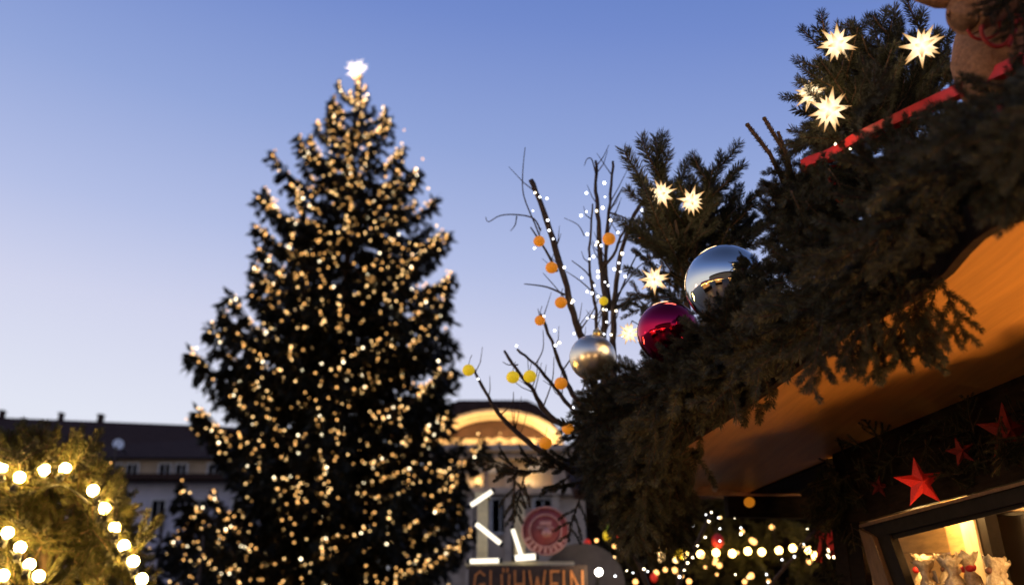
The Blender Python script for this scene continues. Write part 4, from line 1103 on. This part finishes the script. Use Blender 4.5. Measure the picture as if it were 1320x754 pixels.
# grey rounded board behind the sign, and the flood lamp beside it
gc = Py(752, 760, DS + .12)
m = MB(); n_ = 24; rr = .37
a = [Vector((gc.x + rr * math.cos(math.pi * i / n_), DS + .12, gc.z + .05 + rr * .95 * math.sin(math.pi * i / n_))) for i in range(n_ + 1)] + [Vector((gc.x - rr, DS + .12, .6)), Vector((gc.x + rr, DS + .12, .6))]
nn = len(a); m.add(a + [p + Vector((0, .06, 0)) for p in a], [tuple(range(nn)), tuple(reversed(range(nn, 2 * nn)))] + [(i, nn + i, nn + (i + 1) % nn, (i + 1) % nn) for i in range(nn)])
tag(obj('rounded_board', m, M['grey']), 'grey round-topped board standing behind the wine sign', 'board')
lc = Py(772, 737, DS - .3)
t = empty('bulb_lamp', lc); tag(t, 'single glaring white bulb beside the last letter of the wine sign', 'lamp')
m = MB(); m.ball(lc, .03, 12, 8); obj('bulb', m, M['spot'], t)
m = MB(); m.tube([lc + Vector((0, .05, -.02)), lc + Vector((0, .2, -.1)), lc + Vector((0, .32, -.6))], .014, 6); obj('bracket', m, M['cable'], t)
ld = bpy.data.lights.new('lamp_light', 'POINT'); ld.energy, ld.color, ld.shadow_soft_size = 4, (1, .7, .4), .06
link('lamp_light', ld, t, T(lc + Vector((-.02, -.13, -.03))))

# ================================================================== STALL SEEN UNDER THE CANOPY
YF = 9.6
fa, fb = Py(800, 640, YF), Py(1200, 640, YF)
fs_ = empty('garlanded_stall', Vector(((fa.x + fb.x) / 2, YF, 0))); tag(fs_, 'dark wooden stall with a row of bulbs in its fir, seen under the canopy', 'market stall')
for k in range(26):
    z = 1.0 + k * .14
    if z > 4.2: break
    m = MB(); m.box(((fa.x + fb.x) / 2, YF + .5 + .034 * (k % 2), z), (fb.x - fa.x + .6, .03, .15)); obj('plank', m, M['darkwood'], fs_)
zr = Py(900, 634, YF).z
m = MB(); m.box(((fa.x + fb.x) / 2, YF + .9, zr + .3), (fb.x - fa.x + .9, 2.2, .1), Matrix.Rotation(rad(18), 3, 'X')); obj('roof', m, M['slate'], fs_)
for px in (868, 934, 1010):
    m = MB(); p = Py(px, 700, YF); m.box((p.x, YF + .42, 1.7), (.09, .09, 3.4)); obj('post', m, M['darkwood'], fs_)
fgd = empty('fir_garland', Py(950, 715, YF)); tag(fgd, 'fir garland glowing round a row of warm bulbs on the stall behind', 'garland')
r_ = random.Random(91)
for k in range(170):
    px = r_.uniform(770, 1120); band = r_.random()
    py = r_.uniform(640, 690) if band < .25 else r_.gauss(718, 16)
    a = Py(px, py, YF + r_.uniform(-.05, .3)); d = (Vector((r_.gauss(0, .7), -.6, r_.gauss(-.2, .6)))).normalized()
    link('fir_branch', r_.choice(SPR_FAR), fgd, aim(a, d, r_.uniform(.7, 1.2), r_.uniform(0, 6)))
bm = ball_mesh('bulb', .031, 10, 7, M['bulb_far'])
bt = empty('bulb_chain', Py(980, 712, YF - .35)); tag(bt, 'row of warm round bulbs in the fir of the stall behind', 'string lights')
for px, py in ((903, 714), (923, 712), (944, 713), (964, 710), (982, 711), (1004, 709), (1022, 706), (1042, 709), (1051, 716), (884, 716), (1074, 712)):
    link('bulb', bm, bt, T(Py(px, py, YF - .3)))
fo = [(783, 690, 6, 'yellow', 'pale yellow candle-shaped ornament at the near end of the far stall garland'), (787, 668, 7, 'yellow', 'yellow lamp high in the fir of the far stall, top of its cluster'), (794, 673, 6, 'tl_b', 'bright lamp in the ornament cluster, just under the yellow one'),
      (791, 662, 5, 'orange', 'small orange ornament topping the cluster'), (787, 682, 7, 'green', 'green ornament under the lamps of the cluster'), (799, 688, 5, 'redlamp', 'small red ornament beside the green one'), (796, 679, 5, 'tl_b', 'bright small lamp beside the green ornament'),
      (846, 712, 5, 'tl_b', 'small bright lamp above the red strip'), (851, 717, 6, 'tl_b', 'lamp beside the small bright one above the red strip'), (925, 697, 8, 'redcloth', 'red bow ornament above the row of bulbs'), (843, 744, 5, 'redlamp', 'tiny red ornament at the lower edge of the fir'),
      (875, 715, 6, 'yellow', 'yellow ornament before the row of bulbs starts'), (757, 700, 5, 'redlamp', 'tiny red ornament near the grey round-topped board')]
for x, y, rr, k, lb in fo:
    c = Py(x, y, YF - .25); r0 = rr / FPX * YF * .9; m = MB(); m.ball(c, r0, 12, 8, 0, 1.25); t = empty('ornament', c); tag(t, lb, 'ornament', 'ornaments on the far stall garland'); obj('globe', m, M[k], t)
    m = MB(); m.tube([c + Vector((0, 0, r0)), c + Vector((0, .1, r0 + .1))], .006, 5); obj('hook', m, M['cable'], t)
r_ = random.Random(123)
wp = [Py(r_.uniform(765, 1070), 655 + 95 * r_.random() ** .8, YF - .3 + r_.uniform(-.1, .15)) for _ in range(52)]
string_lights('scattered small amber lights deep in the fir of the stall under the canopy', wp, [ball_mesh('bulb', .02, 8, 5, M[k]) for k in ('tl_a', 'tl_b')], base=Py(920, 700, YF), smin=.5, smax=1.3, weights=(70, 30), seed=9)
# red ribbon bow at the end of the row
c = P(1066, 698, 5.6); t = empty('ribbon_bow', c); tag(t, 'bright red ribbon bow hanging beside the end of the bulb row', 'ribbon')
m = MB()
for s_ in (-1, 1): m.ball(c + Vector((s_ * .03, 0, .04)), .036, 12, 8, 0, .8)
obj('loops', m, M['redcloth'], t)
for s_, x1, y1 in ((-1, 1056, 724), (1, 1076, 716)):
    m = MB(); q_ = P(x1, y1, 5.6); m.bar(c + Vector((s_ * .012, -.01, .03)), q_, .045, .006, Vector((0, 1, 0))); obj('tail', m, M['redcloth'], t)
lamp_thing('hanging_lamp', 'warm lamp glowing behind the red ribbon bow', P(1074, 712, 6.2), 3, (1, .6, .2), .5, .04)

# ================================================================== BULB-LIT FIR IN THE LOWER CORNER
DC = 5.2
cb = P(70, 780, DC); cb.z = 0
cf = empty('lit_fir', cb); tag(cf, 'fir lit from within by big round warm bulbs, at the lower corner', 'fir')
m = MB(); m.tube([cb, Vector((cb.x, cb.y, 1.5)), P(60, 600, DC)], [.07, .05, .01], 8); obj('trunk', m, M['bark'], cf)
POLY_L = [(-60, 560), (0, 545), (40, 545), (85, 552), (110, 562), (135, 580), (160, 625), (178, 660), (192, 700), (205, 730), (215, 790), (-60, 790)]
core = P(60, 720, DC)
r_ = random.Random(13); k = tries = 0
BL = [(2, 603), (25, 615), (57, 605), (84, 604), (120, 632), (135, 655), (148, 680), (160, 703), (172, 723), (183, 746), (10, 686), (26, 705), (38, 727), (50, 742), (4, 741), (112, 765), (80, 790)]
while k < 210 and tries < 30000:
    tries += 1
    px, py = r_.uniform(-60, 215), r_.uniform(550, 790)
    if not inside(POLY_L, px, py): continue
    p = P(px, py, DC + r_.uniform(-.25, .35)); d = ((p - core).normalized() * .7 + rv(r_) * .55 + Vector((.15, -.25, .35))).normalized(); sc = r_.uniform(.8, 1.35)
    x, y, dd = proj(p + d * .3 * sc)
    if not inside(POLY_L, x, y): continue
    if dd < DC - .1 and any(math.hypot(x - bx, y - by) < 15 for bx, by in BL): continue
    link('fir_branch', r_.choice(SPR_G), cf, aim(p, d, sc, r_.uniform(0, 6))); k += 1
bm = ball_mesh('globe', .027, 16, 10, M['bulb'])
sk = MB(); sk.tube([(0, 0, -.03), (0, 0, -.075)], .018, 8); skm = sk.mesh('socket', M['cable'])
bt = empty('bulb_chain', P(90, 620, DC)); tag(bt, 'chain of big round warm bulbs wound round the lit fir', 'string lights')
bp = [P(x, y, DC - .34) for x, y in BL]
for p in bp:
    lb_ = link('bulb', bm, bt, T(p)); mw = T(p) @ Matrix.Rotation(r_.uniform(-.6, .6), 4, 'X') @ Matrix.Rotation(r_.uniform(-.6, .6), 4, 'Y'); link('socket', skm, lb_, mw)
for seq in (bp[:10], bp[10:14]):
    m = MB(); m.tube(smooth([p + Vector((0, .05, -.08)) for p in seq]), .006, 5); obj('cable', m, M['cable'], bt)

# ================================================================== STALLS ACROSS THE ALLEY (seen mirrored in the baubles)
def back_stall(x, y, rz, label, blabel):
    base = Vector((x, y, 0)); rm = Matrix.Rotation(rz, 3, 'Z'); t = empty('market_stall', base); tag(t, label, 'market stall')
    def W(v): return base + rm @ Vector(v)
    m = MB(); m.box(W((0, .8, .5)), (3, .6, 1.0), rm); obj('counter', m, M['darkwood'], t)
    m = MB(); m.box(W((0, 1.9, 1.3)), (3, .06, 2.6), rm); obj('back_wall', m, M['pine'], t)
    for s_ in (-1, 1): m = MB(); m.box(W((s_ * 1.45, .6, 1.25)), (.1, .1, 2.5), rm); obj('post', m, M['darkwood'], t)
    m = MB(); m.box(W((0, .9, 2.75)), (3.6, 2.6, .08), rm @ Matrix.Rotation(rad(12), 3, 'X')); obj('roof', m, M['redcord'], t)
    bt = empty('bulb_chain', W((0, -.35, 2.4))); tag(bt, blabel, 'string lights')
    for k in range(12): link('bulb', bmk, bt, T(W((-1.65 + k * .3, -.42, 2.36 - .06 * math.sin(k * 1.3)))))
    return W((0, .6, 2.1))
bmk = ball_mesh('bulb', .05, 10, 7, M['bulb_far'])
for k, (x, y, rz, lb) in enumerate(((-4.2, .5, rad(100), 'across the alley'), (-3.4, -4.0, rad(150), 'behind the viewer to one side'), (1.8, -5.5, rad(185), 'behind the viewer'))):
    c = back_stall(x, y, rz, 'lit market stall ' + lb, 'chain of warm bulbs on the stall ' + lb)
    lamp_thing('hanging_lamp', 'bare bulb inside the stall ' + lb, c, 140, (1, .66, .34), .4, .05)

# the row of houses that closes the square behind the viewer
b = empty('town_house_row', (0, -38, 0)); tag(b, 'row of ochre town houses closing the far side of the square behind the viewer', 'building')
m = MB(); m.box((0, -44, 6.5), (120, 12, 13)); obj('wall', m, M['render'], b)
m = MB(); m.add([(-61, -37.4, 13), (61, -37.4, 13), (61, -44, 18), (-61, -44, 18), (-61, -50.6, 13), (61, -50.6, 13)], [(1, 0, 3, 2), (2, 3, 4, 5), (0, 4, 3), (1, 2, 5), (0, 1, 5, 4)]); obj('roof', m, M['slate'], b)
